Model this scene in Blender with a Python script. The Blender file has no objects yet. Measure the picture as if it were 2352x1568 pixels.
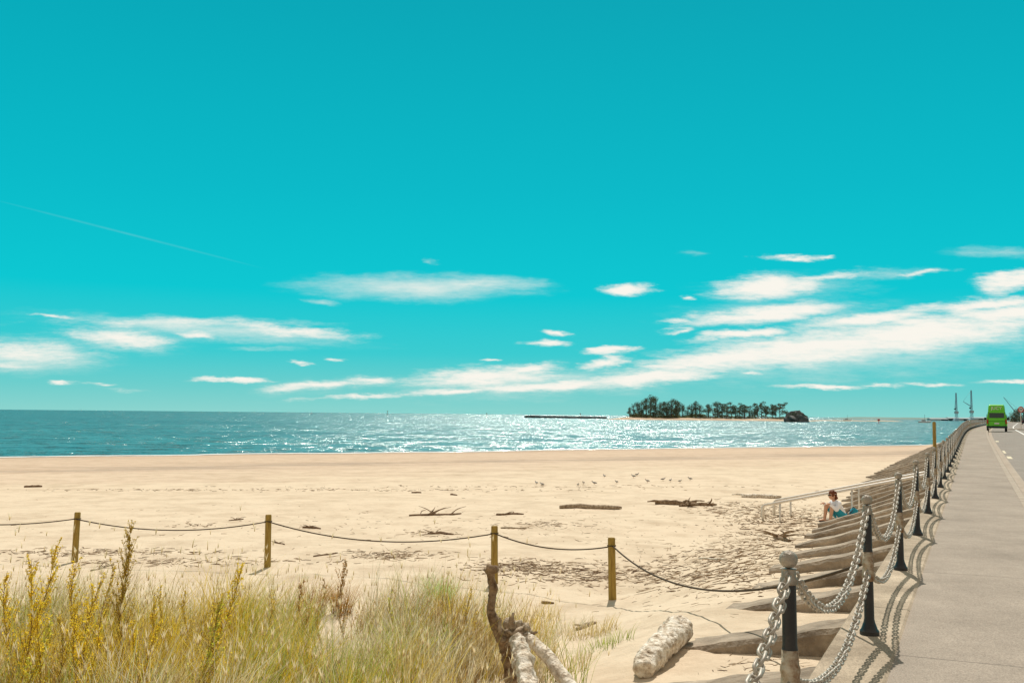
import bpy, bmesh, math, random
from mathutils import Vector, Matrix, noise, Quaternion
import numpy as np
random.seed(7)
R = math.radians
C = bpy.context.scene.collection
sc = bpy.context.scene
sc.view_settings.view_transform='Standard'; sc.view_settings.look='None'; sc.view_settings.exposure=0
# ------------------------------------------------ camera
CZ=1.65; F=2250.0
cam=bpy.data.cameras.new('camera'); co=bpy.data.objects.new('camera',cam); C.objects.link(co)
cam.sensor_width=36; cam.lens=36*F/2352; cam.clip_end=60000; cam.clip_start=0.05
RM=(Matrix.Rotation(R(90+4.245),3,'X') @ Matrix.Rotation(R(0.54),3,'Z'))
co.matrix_world=Matrix.Translation((0,0,CZ)) @ RM.to_4x4()
sc.camera=co
def ray(px,py): return RM @ Vector(((px-1176)/F,-(py-784)/F,-1.0))
def at_y(px,py,y):
    r=ray(px,py); return Vector((0,0,CZ))+r*(y/r.y)
def sm(a,b,x):
    t=max(0.0,min(1.0,(x-a)/(b-a))) if a!=b else 0
    return t*t*(3-2*t)
# ------------------------------------------------ seawall line
def fx(y):
    x=1.24+.471*(y-4.4)
    if y>60: x+=.00021*(min(y,180)-60)**2
    if y>180: x+=(y-180)*.05
    return x
def pz(y): return .45*sm(22,105,y)
def fr(y):
    s=(fx(y+.5)-fx(y-.5)); l=math.hypot(1,s)
    return Vector((s/l,1/l,0)), Vector((1/l,-s/l,0))   # tangent, right
def wall_pt(y,o,z=0):
    t,r=fr(y); return Vector((fx(y)+r.x*o, y+r.y*o, pz(y)+z))
def B(s):
    return float(np.interp(s,[-300,0,20,40,61,75,100],[-14,-2.55,-2.15,-1.85,-1.6,-1.45,-1.4]))
def Lr(y): return float(np.interp(y,[8,12,18,28,50,90],[1.5,1.6,2.1,3.0,4.2,4.5]))
def Lz(y): return float(np.interp(y,[8,12,18,28,50,95],[-.60,-.64,-.85,-1.38,-1.55,-1.9]))
def sdist(x,y): return (x+45)*.518-(y-86)*.8556
def nz(x,y,s,o=0): return noise.noise(Vector((x*s+o,y*s-o,o*1.7)))
def mound(x,y): return sm(0.95,-.5,x+.35*nz(x,y,.7,3))*sm(13.6,8.6,y+.6*nz(x,y,.5,9))
def tz(x,y):
    b=B(sdist(x,y))
    s=sdist(x,y)
    dry=sm(50,66,s)
    n=.09*nz(x,y,.23,5)*dry+.05*nz(x,y,.09,1)
    if y<60: n+=(.028*nz(x,y,1.3,2)+.016*nz(x,y,3.1,7)+.008*nz(x,y,7.5,4))*max(.12,dry)
    z=b
    if -6<x<120 and y<170:
        w=(fx(y)-x)*.905
        if w<0.15: return -1.3 if y<150 else -3.0
        L=Lr(y); t=Lz(y); t0=-.50-.31*sm(16,30,y)
        if w<L: zw=t0+(t-t0)*(w-.15)/(L-.15)
        else: zw=t
        k=1-sm(L,L+3.2,w)
        if zw>b: z=b+(zw-b)*k
    m=mound(x,y)
    if m>0:
        zt=-.42+.12*nz(x,y,.45,8)
        z=z+(zt-z)*m
    return z+n
def hit(px,py):
    r=ray(px,py); o=Vector((0,0,CZ)); t=3.0; pt=t
    while t<400:
        p=o+r*t
        if p.z<tz(p.x,p.y): break
        pt=t; t*=1.02
    a,b=pt,t
    for _ in range(8):
        m=(a+b)/2; p=o+r*m
        if p.z<tz(p.x,p.y): b=m
        else: a=m
    p=o+r*b; return Vector((p.x,p.y,tz(p.x,p.y)))
# ------------------------------------------------ materials
def newmat(name):
    m=bpy.data.materials.new(name); m.use_nodes=True; nt=m.node_tree
    return m,nt,nt.nodes['Principled BSDF']
def mat(name,c1,c2=None,scale=8,rough=.8,bump=.0,bscale=40,metal=0,spec=.3,stretch=(1,1,1),detail=5,c3=None,pos=(.35,.65),dist=.02):
    m,nt,b=newmat(name); N=nt.nodes; L=nt.links
    b.inputs['Roughness'].default_value=rough; b.inputs['Metallic'].default_value=metal
    b.inputs['Specular IOR Level'].default_value=spec
    tc=N.new('ShaderNodeTexCoord'); mp=N.new('ShaderNodeMapping'); mp.inputs['Scale'].default_value=stretch
    L.new(tc.outputs['Object'],mp.inputs['Vector'])
    if c2:
        n=N.new('ShaderNodeTexNoise'); n.inputs['Scale'].default_value=scale; n.inputs['Detail'].default_value=detail; n.inputs['Roughness'].default_value=.65
        L.new(mp.outputs[0],n.inputs['Vector'])
        r=N.new('ShaderNodeValToRGB'); r.color_ramp.elements[0].position=pos[0]; r.color_ramp.elements[1].position=pos[1]
        r.color_ramp.elements[0].color=(*c1,1); r.color_ramp.elements[1].color=(*c2,1)
        if c3:
            e=r.color_ramp.elements.new(min(.98,pos[1]+.08)); e.color=(*c3,1)
        L.new(n.outputs['Fac'],r.inputs[0]); L.new(r.outputs[0],b.inputs['Base Color'])
    else: b.inputs['Base Color'].default_value=(*c1,1)
    if bump:
        n2=N.new('ShaderNodeTexNoise'); n2.inputs['Scale'].default_value=bscale; n2.inputs['Detail'].default_value=6
        L.new(mp.outputs[0],n2.inputs['Vector'])
        bp=N.new('ShaderNodeBump'); bp.inputs['Strength'].default_value=bump; bp.inputs['Distance'].default_value=dist
        L.new(n2.outputs['Fac'],bp.inputs['Height']); L.new(bp.outputs[0],b.inputs['Normal'])
    return m
M_rib=mat('rib_concrete',(.20,.155,.11),(.46,.375,.28),2.2,.95,.9,18,c3=(.64,.53,.39),detail=9,dist=.03)
M_kerb=mat('kerb_concrete',(.33,.27,.21),(.45,.38,.30),4,.9,.3,40)
M_timber=mat('timber',(.24,.15,.03),(.42,.29,.07),6,.8,.4,30,stretch=(6,6,.7))
M_rope=mat('rope',(.05,.035,.02),(.10,.07,.04),60,.9)
M_black=mat('black_paint',(.012,.012,.013),(.035,.03,.026),9,.45,.15,60,spec=.5,c3=(.16,.08,.035),pos=(.45,.68))
M_silver=mat('worn_silver',(.22,.18,.13),(.45,.40,.33),16,.5,.6,50,metal=.2,spec=.4,c3=(.60,.55,.47))
M_rust=mat('rusty_silver',(.20,.10,.04),(.46,.38,.27),10,.65,.4,45,metal=.1,spec=.4,pos=(.42,.56),c3=(.55,.5,.4))
M_chain=mat('galvanised_chain',(.26,.22,.17),(.55,.50,.42),18,.5,0,metal=.15,spec=.5)
M_steel=mat('steel_rail',(.66,.61,.54),(.8,.75,.67),10,.4,metal=.0,spec=.5)
M_drift=mat('driftwood',(.20,.13,.075),(.56,.46,.33),13,.9,1,26,c3=(.72,.63,.5),detail=8,dist=.03)
M_driftw=mat('bleached_driftwood',(.30,.21,.13),(.70,.61,.48),15,.9,1,24,c3=(.86,.80,.69),detail=9,pos=(.32,.50),dist=.035)
M_driftm=mat('brown_driftwood',(.11,.06,.03),(.40,.29,.18),14,.9,1,25,c3=(.6,.5,.36),detail=8)
M_driftd=mat('dark_driftwood',(.13,.075,.04),(.30,.20,.12),12,.9,.8,25)
M_rock=mat('rock',(.075,.085,.09),(.17,.18,.175),.3,.95,.6,2)
M_leaf=mat('pine_foliage',(.06,.095,.06),(.17,.21,.13),.25,.9)
M_leaf2=mat('shrub_foliage',(.10,.13,.06),(.22,.24,.11),.4,.9)
M_bark=mat('bark',(.08,.06,.05),(.15,.12,.1),1,.9)
M_white=mat('white_paint',(.72,.7,.66),(.8,.78,.74),2,.6)
M_cream=mat('cream_paint',(.60,.52,.34),(.70,.62,.45),8,.7)
M_crane=mat('crane_paint',(.26,.44,.52),(.32,.50,.58),1,.6)
M_green=mat('green_van_paint',(.12,.58,.02),(.13,.62,.025),1,.35,spec=.5)
M_glass=mat('dark_glass',(.02,.05,.035),None,rough=.1,spec=.6)
M_rubber=mat('rubber',(.015,.015,.015),None,rough=.7)
M_red=mat('red_lens',(.45,.02,.015),None,rough=.3)
M_skin=mat('skin',(.60,.34,.22),(.66,.38,.25),20,.6)
M_shirt=mat('white_cloth',(.86,.86,.9),(.92,.92,.94),8,.9,.3,20)
M_teal=mat('teal_cloth',(.02,.26,.36),(.03,.32,.44),10,.9)
M_navy=mat('dark_cloth',(.02,.03,.045),(.035,.05,.06),10,.9)
M_hair=mat('auburn_hair',(.12,.035,.012),(.22,.07,.025),30,.7,.6,60)
M_bird=mat('grey_plumage',(.35,.33,.31),(.62,.6,.57),8,.9)
M_orange=mat('orange_beak',(.5,.12,.02),None)
M_roof=mat('shed_roof',(.30,.38,.40),(.38,.45,.46),.1,.7)
M_shed=mat('shed_wall',(.36,.44,.45),(.46,.52,.52),.2,.7)
def vmat(name,rough=.7,trans=0):
    m,nt,b=newmat(name); a=nt.nodes.new('ShaderNodeAttribute'); a.attribute_name='col'
    nt.links.new(a.outputs['Color'],b.inputs['Base Color']); b.inputs['Roughness'].default_value=rough
    b.inputs['Specular IOR Level'].default_value=.2
    if trans:
        tr=nt.nodes.new('ShaderNodeBsdfTranslucent'); mx=nt.nodes.new('ShaderNodeMixShader'); mx.inputs[0].default_value=trans
        nt.links.new(a.outputs['Color'],tr.inputs[0]); nt.links.new(b.outputs[0],mx.inputs[1]); nt.links.new(tr.outputs[0],mx.inputs[2])
        nt.links.new(mx.outputs[0],nt.nodes['Material Output'].inputs[0])
    return m
M_grassv=vmat('dune_grass_blades',.75,.5)
M_twigv=vmat('twig_colours',.9)
def sand_mat():
    m,nt,b=newmat('sand'); N=nt.nodes; L=nt.links
    b.inputs['Roughness'].default_value=.95; b.inputs['Specular IOR Level'].default_value=.15
    g=N.new('ShaderNodeNewGeometry')
    d=N.new('ShaderNodeVectorMath'); d.operation='DOT_PRODUCT'; d.inputs[1].default_value=(.518,-.8556,0)
    L.new(g.outputs['Position'],d.inputs[0])
    a=N.new('ShaderNodeMath'); a.operation='ADD'; a.inputs[1].default_value=96.9; L.new(d.outputs['Value'],a.inputs[0])
    nw=N.new('ShaderNodeTexNoise'); nw.inputs['Scale'].default_value=.07; nw.inputs['Detail'].default_value=6; nw.inputs['Roughness'].default_value=.6
    mpw=N.new('ShaderNodeMapping'); mpw.inputs['Rotation'].default_value=(0,0,R(-31)); mpw.inputs['Scale'].default_value=(.35,2.2,1)
    L.new(g.outputs['Position'],mpw.inputs['Vector']); L.new(mpw.outputs[0],nw.inputs['Vector'])
    ma=N.new('ShaderNodeMath'); ma.operation='MULTIPLY_ADD'; ma.inputs[1].default_value=34; L.new(nw.outputs['Fac'],ma.inputs[0]); L.new(a.outputs[0],ma.inputs[2])
    mr=N.new('ShaderNodeMapRange'); mr.inputs['From Min'].default_value=10; mr.inputs['From Max'].default_value=90; L.new(ma.outputs[0],mr.inputs['Value'])
    r=N.new('ShaderNodeValToRGB'); cr=r.color_ramp
    cr.elements[0].position=0; cr.elements[0].color=(.36,.26,.18,1)
    cr.elements[1].position=1; cr.elements[1].color=(.66,.54,.40,1)
    for p,c in ((.10,(.47,.35,.255,1)),(.16,(.55,.41,.30,1)),(.30,(.59,.45,.33,1)),(.42,(.56,.425,.31,1)),(.47,(.42,.325,.245,1)),(.52,(.57,.435,.32,1)),(.60,(.63,.495,.365,1)),(.66,(.59,.46,.335,1)),(.70,(.655,.53,.39,1))):
        e=cr.elements.new(p); e.color=c
    L.new(mr.outputs[0],r.inputs[0])
    n1=N.new('ShaderNodeTexNoise'); n1.inputs['Scale'].default_value=.8; n1.inputs['Detail'].default_value=10; n1.inputs['Roughness'].default_value=.74
    L.new(g.outputs['Position'],n1.inputs['Vector'])
    r1=N.new('ShaderNodeValToRGB'); r1.color_ramp.elements[0].position=.3; r1.color_ramp.elements[0].color=(.78,.74,.69,1); r1.color_ramp.elements[1].position=.56; r1.color_ramp.elements[1].color=(1.06,1.06,1.05,1)
    L.new(n1.outputs['Fac'],r1.inputs[0])
    mx=N.new('ShaderNodeMix'); mx.data_type='RGBA'; mx.blend_type='MULTIPLY'; mx.inputs[0].default_value=1
    L.new(r.outputs[0],mx.inputs[6]); L.new(r1.outputs[0],mx.inputs[7])
    L.new(mx.outputs[2],b.inputs['Base Color'])
    nb=N.new('ShaderNodeTexNoise'); nb.inputs['Scale'].default_value=2.4; nb.inputs['Detail'].default_value=10; nb.inputs['Roughness'].default_value=.68
    L.new(g.outputs['Position'],nb.inputs['Vector'])
    bp=N.new('ShaderNodeBump'); bp.inputs['Strength'].default_value=.65; bp.inputs['Distance'].default_value=.09
    L.new(nb.outputs['Fac'],bp.inputs['Height']); L.new(bp.outputs[0],b.inputs['Normal'])
    return m
M_sand=sand_mat()
def path_mat(name,c1,c2,joint=3.0,jcol=.6):
    m,nt,b=newmat(name); N=nt.nodes; L=nt.links
    b.inputs['Roughness'].default_value=.9; b.inputs['Specular IOR Level'].default_value=.2
    uv=N.new('ShaderNodeUVMap'); g=N.new('ShaderNodeNewGeometry')
    n=N.new('ShaderNodeTexNoise'); n.inputs['Scale'].default_value=.7; n.inputs['Detail'].default_value=10; n.inputs['Roughness'].default_value=.74; L.new(g.outputs['Position'],n.inputs['Vector'])
    r=N.new('ShaderNodeValToRGB'); r.color_ramp.elements[0].position=.32; r.color_ramp.elements[1].position=.66
    r.color_ramp.elements[0].color=(*c1,1); r.color_ramp.elements[1].color=(*c2,1); L.new(n.outputs['Fac'],r.inputs[0])
    n2=N.new('ShaderNodeTexNoise'); n2.inputs['Scale'].default_value=90; n2.inputs['Detail'].default_value=3; L.new(g.outputs['Position'],n2.inputs['Vector'])
    r2=N.new('ShaderNodeMapRange'); r2.inputs['From Min'].default_value=.3; r2.inputs['From Max'].default_value=.7; r2.inputs['To Min'].default_value=.7; r2.inputs['To Max'].default_value=1.24; L.new(n2.outputs['Fac'],r2.inputs['Value'])
    sp=N.new('ShaderNodeSeparateXYZ'); L.new(uv.outputs[0],sp.inputs[0])
    ad=N.new('ShaderNodeMath'); ad.operation='MULTIPLY_ADD'; ad.inputs[1].default_value=.10; L.new(n.outputs['Fac'],ad.inputs[0]); L.new(sp.outputs['Y'],ad.inputs[2])
    mo=N.new('ShaderNodeMath'); mo.operation='PINGPONG'; mo.inputs[1].default_value=joint/2; L.new(ad.outputs[0],mo.inputs[0])
    j=N.new('ShaderNodeMapRange'); j.inputs['From Min'].default_value=.004; j.inputs['From Max'].default_value=.018; j.inputs['To Min'].default_value=jcol; j.inputs['To Max'].default_value=1; L.new(mo.outputs[0],j.inputs['Value'])
    mu=N.new('ShaderNodeMath'); mu.operation='MULTIPLY'; L.new(r2.outputs[0],mu.inputs[0]); L.new(j.outputs[0],mu.inputs[1])
    vm=N.new('ShaderNodeVectorMath'); vm.operation='SCALE'; L.new(r.outputs[0],vm.inputs[0]); L.new(mu.outputs[0],vm.inputs['Scale'])
    L.new(vm.outputs[0],b.inputs['Base Color'])
    bp=N.new('ShaderNodeBump'); bp.inputs['Strength'].default_value=.4; bp.inputs['Distance'].default_value=.006; L.new(n2.outputs['Fac'],bp.inputs['Height']); L.new(bp.outputs[0],b.inputs['Normal'])
    return m
M_path=path_mat('footpath_asphalt',(.27,.225,.18),(.41,.345,.28),4.1,.6)
M_road=path_mat('road_asphalt',(.23,.20,.17),(.32,.285,.245),900,1)
M_plinth=path_mat('plinth_concrete',(.20,.15,.10),(.60,.49,.36),3.5,.4)
def sea_mat():
    m,nt,b=newmat('sea_water'); N=nt.nodes; L=nt.links
    g=N.new('ShaderNodeNewGeometry')
    b.inputs['Roughness'].default_value=.3; b.inputs['Specular IOR Level'].default_value=.4; b.inputs['IOR'].default_value=1.33
    n0=N.new('ShaderNodeTexNoise'); n0.inputs['Scale'].default_value=.03; n0.inputs['Detail'].default_value=9; n0.inputs['Roughness'].default_value=.75
    mp=N.new('ShaderNodeMapping'); mp.inputs['Scale'].default_value=(.3,1.3,1); mp.inputs['Rotation'].default_value=(0,0,R(-10))
    L.new(g.outputs['Position'],mp.inputs['Vector']); L.new(mp.outputs[0],n0.inputs['Vector'])
    r=N.new('ShaderNodeValToRGB'); r.color_ramp.elements[0].position=.38; r.color_ramp.elements[1].position=.64
    r.color_ramp.elements[0].color=(.0,.065,.085,1); r.color_ramp.elements[1].color=(.0,.165,.185,1)
    L.new(n0.outputs['Fac'],r.inputs[0]); L.new(r.outputs[0],b.inputs['Base Color'])
    tot=None
    for sc_,st,w in ((.22,(.55,1.5,1),2.4),(.8,(.6,1.3,1),3.2),(3.2,(1,1,1),2.6)):
        mq=N.new('ShaderNodeMapping'); mq.inputs['Scale'].default_value=st; L.new(g.outputs['Position'],mq.inputs['Vector'])
        n=N.new('ShaderNodeTexNoise'); n.inputs['Scale'].default_value=sc_; n.inputs['Detail'].default_value=2; L.new(mq.outputs[0],n.inputs['Vector'])
        q=N.new('ShaderNodeVectorMath'); q.operation='SUBTRACT'; q.inputs[1].default_value=(.5,.5,.5); L.new(n.outputs['Color'],q.inputs[0])
        q2=N.new('ShaderNodeVectorMath'); q2.operation='MULTIPLY'; q2.inputs[1].default_value=(w*.45,w*.9,0); L.new(q.outputs[0],q2.inputs[0])
        if tot is None: tot=q2
        else:
            a=N.new('ShaderNodeVectorMath'); a.operation='ADD'; L.new(tot.outputs[0],a.inputs[0]); L.new(q2.outputs[0],a.inputs[1]); tot=a
    pm=N.new('ShaderNodeMapRange'); pm.inputs['From Min'].default_value=.35; pm.inputs['From Max'].default_value=.65; pm.inputs['To Min'].default_value=.45; pm.inputs['To Max'].default_value=1.45; L.new(n0.outputs['Fac'],pm.inputs['Value'])
    sl_=N.new('ShaderNodeVectorMath'); sl_.operation='SCALE'; L.new(tot.outputs[0],sl_.inputs[0]); L.new(pm.outputs[0],sl_.inputs['Scale'])
    a=N.new('ShaderNodeVectorMath'); a.operation='ADD'; a.inputs[1].default_value=(0,0,1); L.new(sl_.outputs[0],a.inputs[0])
    nn_=N.new('ShaderNodeVectorMath'); nn_.operation='NORMALIZE'; L.new(a.outputs[0],nn_.inputs[0]); L.new(nn_.outputs[0],b.inputs['Normal'])
    gl=N.new('ShaderNodeBsdfGlossy'); gl.inputs['Color'].default_value=(.86,.92,.88,1); gl.inputs['Roughness'].default_value=.17; L.new(nn_.outputs[0],gl.inputs['Normal'])
    mx=N.new('ShaderNodeMixShader'); mx.inputs[0].default_value=.15; L.new(b.outputs[0],mx.inputs[1]); L.new(gl.outputs[0],mx.inputs[2]); L.new(mx.outputs[0],N['Material Output'].inputs[0])
    return m
M_sea=sea_mat()
# ------------------------------------------------ mesh builder
class MB:
    def __init__(s): s.v=[]; s.f=[]; s.c=[]
    def add(s,vs,fs,col=None):
        o=len(s.v); s.v+= [tuple(p) for p in vs]; s.f+=[tuple(i+o for i in f) for f in fs]
        if col is not None: s.c+=[(*col,1)]*len(vs)
    def box(s,c,size,rot=None,taper=1):
        x,y,z=[k/2 for k in size]; vs=[]
        for dz in (-1,1):
            t=1 if dz<0 else taper
            for dx,dy in ((-1,-1),(1,-1),(1,1),(-1,1)):
                p=Vector((dx*x*t,dy*y*t,dz*z))
                if rot: p=rot@p
                vs.append(p+Vector(c))
        s.add(vs,[(3,2,1,0),(4,5,6,7),(0,1,5,4),(1,2,6,5),(2,3,7,6),(3,0,4,7)])
    def tube(s,pts,rad,n=8,rough=0,seed=0,cap=True,closed=False,col=None,freq=6):
        pts=[Vector(p) for p in pts]; k=len(pts)
        if not hasattr(rad,'__len__'): rad=[rad]*k
        tan=[]
        for i in range(k):
            a=pts[(i-1)%k] if (closed or i>0) else pts[i]; b=pts[(i+1)%k] if (closed or i<k-1) else pts[i]
            tan.append((b-a).normalized())
        ref=Vector((0,0,1)) if abs(tan[0].z)<.9 else Vector((1,0,0))
        u=tan[0].cross(ref).normalized(); vs=[]
        for i in range(k):
            u=(u-tan[i]*u.dot(tan[i])).normalized(); w=tan[i].cross(u)
            for j in range(n):
                a=2*math.pi*j/n; d=u*math.cos(a)+w*math.sin(a); r=rad[i]
                if rough: 
                    q=(pts[i]+d*rad[i])*freq+Vector((seed,seed*.7,0)); r*=1+rough*(noise.noise(q)+.5*noise.noise(q*2.7)+.4*noise.noise(q*6))
                vs.append(pts[i]+d*r)
        fs=[]
        for i in range(k if closed else k-1):
            for j in range(n):
                a=i*n+j; b=i*n+(j+1)%n; c=((i+1)%k)*n+(j+1)%n; d=((i+1)%k)*n+j
                fs.append((a,b,c,d))
        if cap and not closed:
            fs.append(tuple(range(n-1,-1,-1))); fs.append(tuple(range((k-1)*n,k*n)))
        s.add(vs,fs,col)
    def lathe(s,prof,n=20,c=(0,0,0)):
        vs=[];fs=[]
        for r,z in prof:
            for j in range(n):
                a=2*math.pi*j/n; vs.append((c[0]+r*math.cos(a),c[1]+r*math.sin(a),c[2]+z))
        for i in range(len(prof)-1):
            for j in range(n): fs.append((i*n+j,i*n+(j+1)%n,(i+1)*n+(j+1)%n,(i+1)*n+j))
        fs.append(tuple(range(n-1,-1,-1))); fs.append(tuple(range((len(prof)-1)*n,len(prof)*n)))
        s.add(vs,fs)
    def ell(s,c,r,n=12,m=8,rot=None,rough=0,seed=0):
        vs=[];fs=[]; c=Vector(c)
        for i in range(m+1):
            th=math.pi*i/m
            for j in range(n):
                a=2*math.pi*j/n; p=Vector((math.sin(th)*math.cos(a),math.sin(th)*math.sin(a),math.cos(th)))
                k=1+(rough*noise.noise(p*2.3+Vector((seed,seed,0))) if rough else 0)
                p=Vector((p.x*r[0],p.y*r[1],p.z*r[2]))*k
                if rot: p=rot@p
                vs.append(c+p)
        for i in range(m):
            for j in range(n): fs.append((i*n+j,(i+1)*n+j,(i+1)*n+(j+1)%n,i*n+(j+1)%n))
        s.add(vs,fs)
    def cap(s,a,b,ra,rb,n=12):
        a=Vector(a);b=Vector(b); d=(b-a); l=d.length; d.normalize()
        pts=[];rad=[]
        for t in (-.98,-.8,-.5,0): pts.append(a+d*ra*t); rad.append(ra*math.sqrt(max(.0,1-t*t)))
        for t in (0,.5,.8,.98): pts.append(b+d*rb*t); rad.append(rb*math.sqrt(max(0,1-t*t)))
        s.tube(pts,rad,n)
    def build(s,name,m,parent=None,smooth=True,mesh=False):
        me=bpy.data.meshes.new(name); me.from_pydata(s.v,[],s.f); me.materials.append(m)
        if s.c and len(s.c)==len(s.v):
            a=me.color_attributes.new('col','FLOAT_COLOR','POINT'); a.data.foreach_set('color',np.array(s.c,dtype=np.float32).ravel())
        if smooth: me.polygons.foreach_set('use_smooth',[True]*len(me.polygons))
        me.update()
        if mesh: return me
        return link(name,me,parent)
def link(name,me,parent=None):
    o=bpy.data.objects.new(name,me); C.objects.link(o)
    if parent: o.parent=parent
    return o
def sharp(o,ang=35):
    me=o.data if hasattr(o,'data') else o
    try: me.set_sharp_from_angle(angle=R(ang))
    except Exception: pass
    return o
def tag(o,label=None,cat=None,group=None,kind=None):
    if label: o['label']=label
    if cat: o['category']=cat
    if group: o['group']=group
    if kind: o['kind']=kind
    return o
def empty(name,loc,rz=0):
    o=bpy.data.objects.new(name,None); C.objects.link(o); o.location=loc; o.rotation_euler=(0,0,rz); o.empty_display_size=.2; return o
def dup(root):
    r=root.copy(); C.objects.link(r)
    for ch in list(root.children):
        c=ch.copy(); C.objects.link(c); c.parent=r
        for g in ch.children:
            d=g.copy(); C.objects.link(d); d.parent=c
    return r
def remesh(mb,name,m,vox,parent=None,sms=4):
    o=mb.build(name+'_src',m); md=o.modifiers.new('r','REMESH'); md.mode='VOXEL'; md.voxel_size=vox; md.use_smooth_shade=True
    s_=o.modifiers.new('s','SMOOTH'); s_.iterations=sms; s_.factor=.5
    dg=bpy.context.evaluated_depsgraph_get(); dg.update()
    me=bpy.data.meshes.new_from_object(o.evaluated_get(dg)); me.name=name
    old=o.data; bpy.data.objects.remove(o); bpy.data.meshes.remove(old)
    me.materials.clear(); me.materials.append(m)
    me.polygons.foreach_set('use_smooth',[True]*len(me.polygons))
    return link(name,me,parent)
# ------------------------------------------------ terrain
def seq(segs):
    out=[]
    for a,b,st in segs: out+=list(np.arange(a,b,st))
    out.append(segs[-1][1]); return out
def grow(a,b,st,g):
    out=[];x=a
    while x<b: out.append(x); st*=g; x+=st
    out.append(b); return out
xs=sorted([-v for v in grow(9.1,420,.1,1.07)])+list(np.arange(-9,9,.085))+grow(9,420,.1,1.035)
ys=[-60,-30,-10,0]+list(np.arange(3,20,.085))+grow(20,420,.1,1.018)
mb=MB(); nx=len(xs)
mb.v=[(x,y,tz(x,y)) for y in ys for x in xs]
mb.f=[(j*nx+i,j*nx+i+1,(j+1)*nx+i+1,(j+1)*nx+i) for j in range(len(ys)-1) for i in range(nx-1)]
tag(mb.build('beach',M_sand),kind='structure')
mb=MB(); sx=sorted([-v for v in grow(0,40000,60,1.25)][1:])+grow(0,40000,60,1.25); sy=[-200]+grow(30,45000,30,1.12); nx=len(sx)
mb.v=[(x,y,-2.55) for y in sy for x in sx]
mb.f=[(j*nx+i,j*nx+i+1,(j+1)*nx+i+1,(j+1)*nx+i) for j in range(len(sy)-1) for i in range(nx-1)]
tag(mb.build('sea',M_sea),kind='structure')
# foam
mb=MB(); nn=Vector((.518,-.8556,0)); dd=Vector((.8556,.518,0)); A0=Vector((-45,86,0)); k=-60.0
rows=[]
while k<150:
    a,b=-12.0,12.0
    base=A0+dd*k
    for _ in range(14):
        m_=(a+b)/2; p=base+nn*m_
        if tz(p.x,p.y)<-2.55: a=m_
        else: b=m_
    c=(a+b)/2
    w=.12+.9*max(0,nz(k,0,.35,3)+.1)+.3*max(0,nz(k,0,1.7,4))
    rows.append((base+nn*(c-.1-w),base+nn*(c+.1+.3*nz(k,0,1.1,8)))); k+=.4
vs=[];fs=[]
for i,(p,q) in enumerate(rows):
    vs+=[(p.x,p.y,-2.535),((p.x+q.x)/2,(p.y+q.y)/2,-2.46),(q.x,q.y,-2.52)]
    if i:
        o=3*(i-1); fs+=[(o,o+3,o+4,o+1),(o+1,o+4,o+5,o+2)]
mb.add(vs,fs); tag(mb.build('surf_foam',M_white),'thin white line of surf along the water edge','foam',kind='stuff')
# ------------------------------------------------ seawall, path, road sweeps
ysw=seq([(-4,40,.5),(40,120,2),(120,600,6)])
def sweep(name,prof,m,closed=True,y0=-4,y1=600):
    yy=[y for y in ysw if y0<=y<=y1]; vs=[];fs=[];uv=[];n=len(prof); s=0; lp=None
    for y in yy:
        if lp is not None: s+=math.hypot(y-lp,fx(y)-fx(lp))
        lp=y
        for o,z in prof: vs.append(tuple(wall_pt(y,o,z))); uv.append((o,s))
    for i in range(len(yy)-1):
        for j in range(n if closed else n-1):
            a=i*n+j;b=i*n+(j+1)%n; fs.append((a,b,b+n,a+n))
    me=bpy.data.meshes.new(name); me.from_pydata(vs,[],fs); me.materials.append(m)
    ul=me.uv_layers.new(name='UVMap')
    for l in me.loops: ul.data[l.index].uv=uv[l.vertex_index]
    me.update(); return link(name,me)
PW=1.56
tag(sweep('seawall_plinth',[(-.24,-3.2),(-.24,-.01),(-.22,.015),(.20,.015),(.22,.0),(.22,-3.2)],M_plinth),kind='structure')
tag(sweep('footpath',[(.22,-.4),(.22,.001),(.9,.008),(PW,.0),(PW,-.4)],M_path),kind='structure')
tag(sweep('kerb',[(PW,-.4),(PW,.006),(PW+.13,.004),(PW+.155,-.02),(PW+.165,-.5)],M_kerb),kind='structure')
tag(sweep('gutter',[(PW+.165,-.4),(PW+.165,-.135),(2.0,-.128),(2.0,-.4)],M_kerb),kind='structure')
tag(sweep('road',[(2.0,-.4),(2.0,-.13),(5,-.09),(8.4,-.13),(8.4,-.4)],M_road),kind='structure')
tag(sweep('far_kerb',[(8.4,-.4),(8.4,.0),(8.55,.0),(8.55,-.4)],M_kerb),kind='structure')
tag(sweep('verge_ground',[(8.55,-.03),(14,.0),(90,.1)],mat('verge',(.16,.17,.06),(.32,.27,.14),.8,.95),closed=False),kind='structure')
def paint(name,o0,o1,y0,y1,m,label,dz,group=None):
    n=max(2,int((y1-y0)/4)+1); vs=[];fs=[]
    for i in range(n+1):
        y=y0+(y1-y0)*i/n
        for o in (o0,o1): vs.append(wall_pt(y,o,dz))
    for i in range(n): fs.append((2*i,2*i+1,2*i+3,2*i+2))
    b=MB(); b.add(vs,fs); return tag(b.build(name,m,smooth=False),label,'road marking',group)
paint('centre_line',4.45,4.62,8,330,M_white,'long white painted line running along the middle of the road',-.085)
for y0,l in ((43,'nearest cream parking mark beside the kerb of the footpath'),(48.5,'second cream parking mark along the kerb, past the nearest one'),(66,'far cream parking mark along the kerb, closest to the green van')):
    paint('parking_mark',2.03,2.22 if y0!=48.5 else 2.14,y0,y0+(2.4 if y0!=48.5 else 3.5),M_cream,l,-.12,'parking marks by the kerb')
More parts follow.
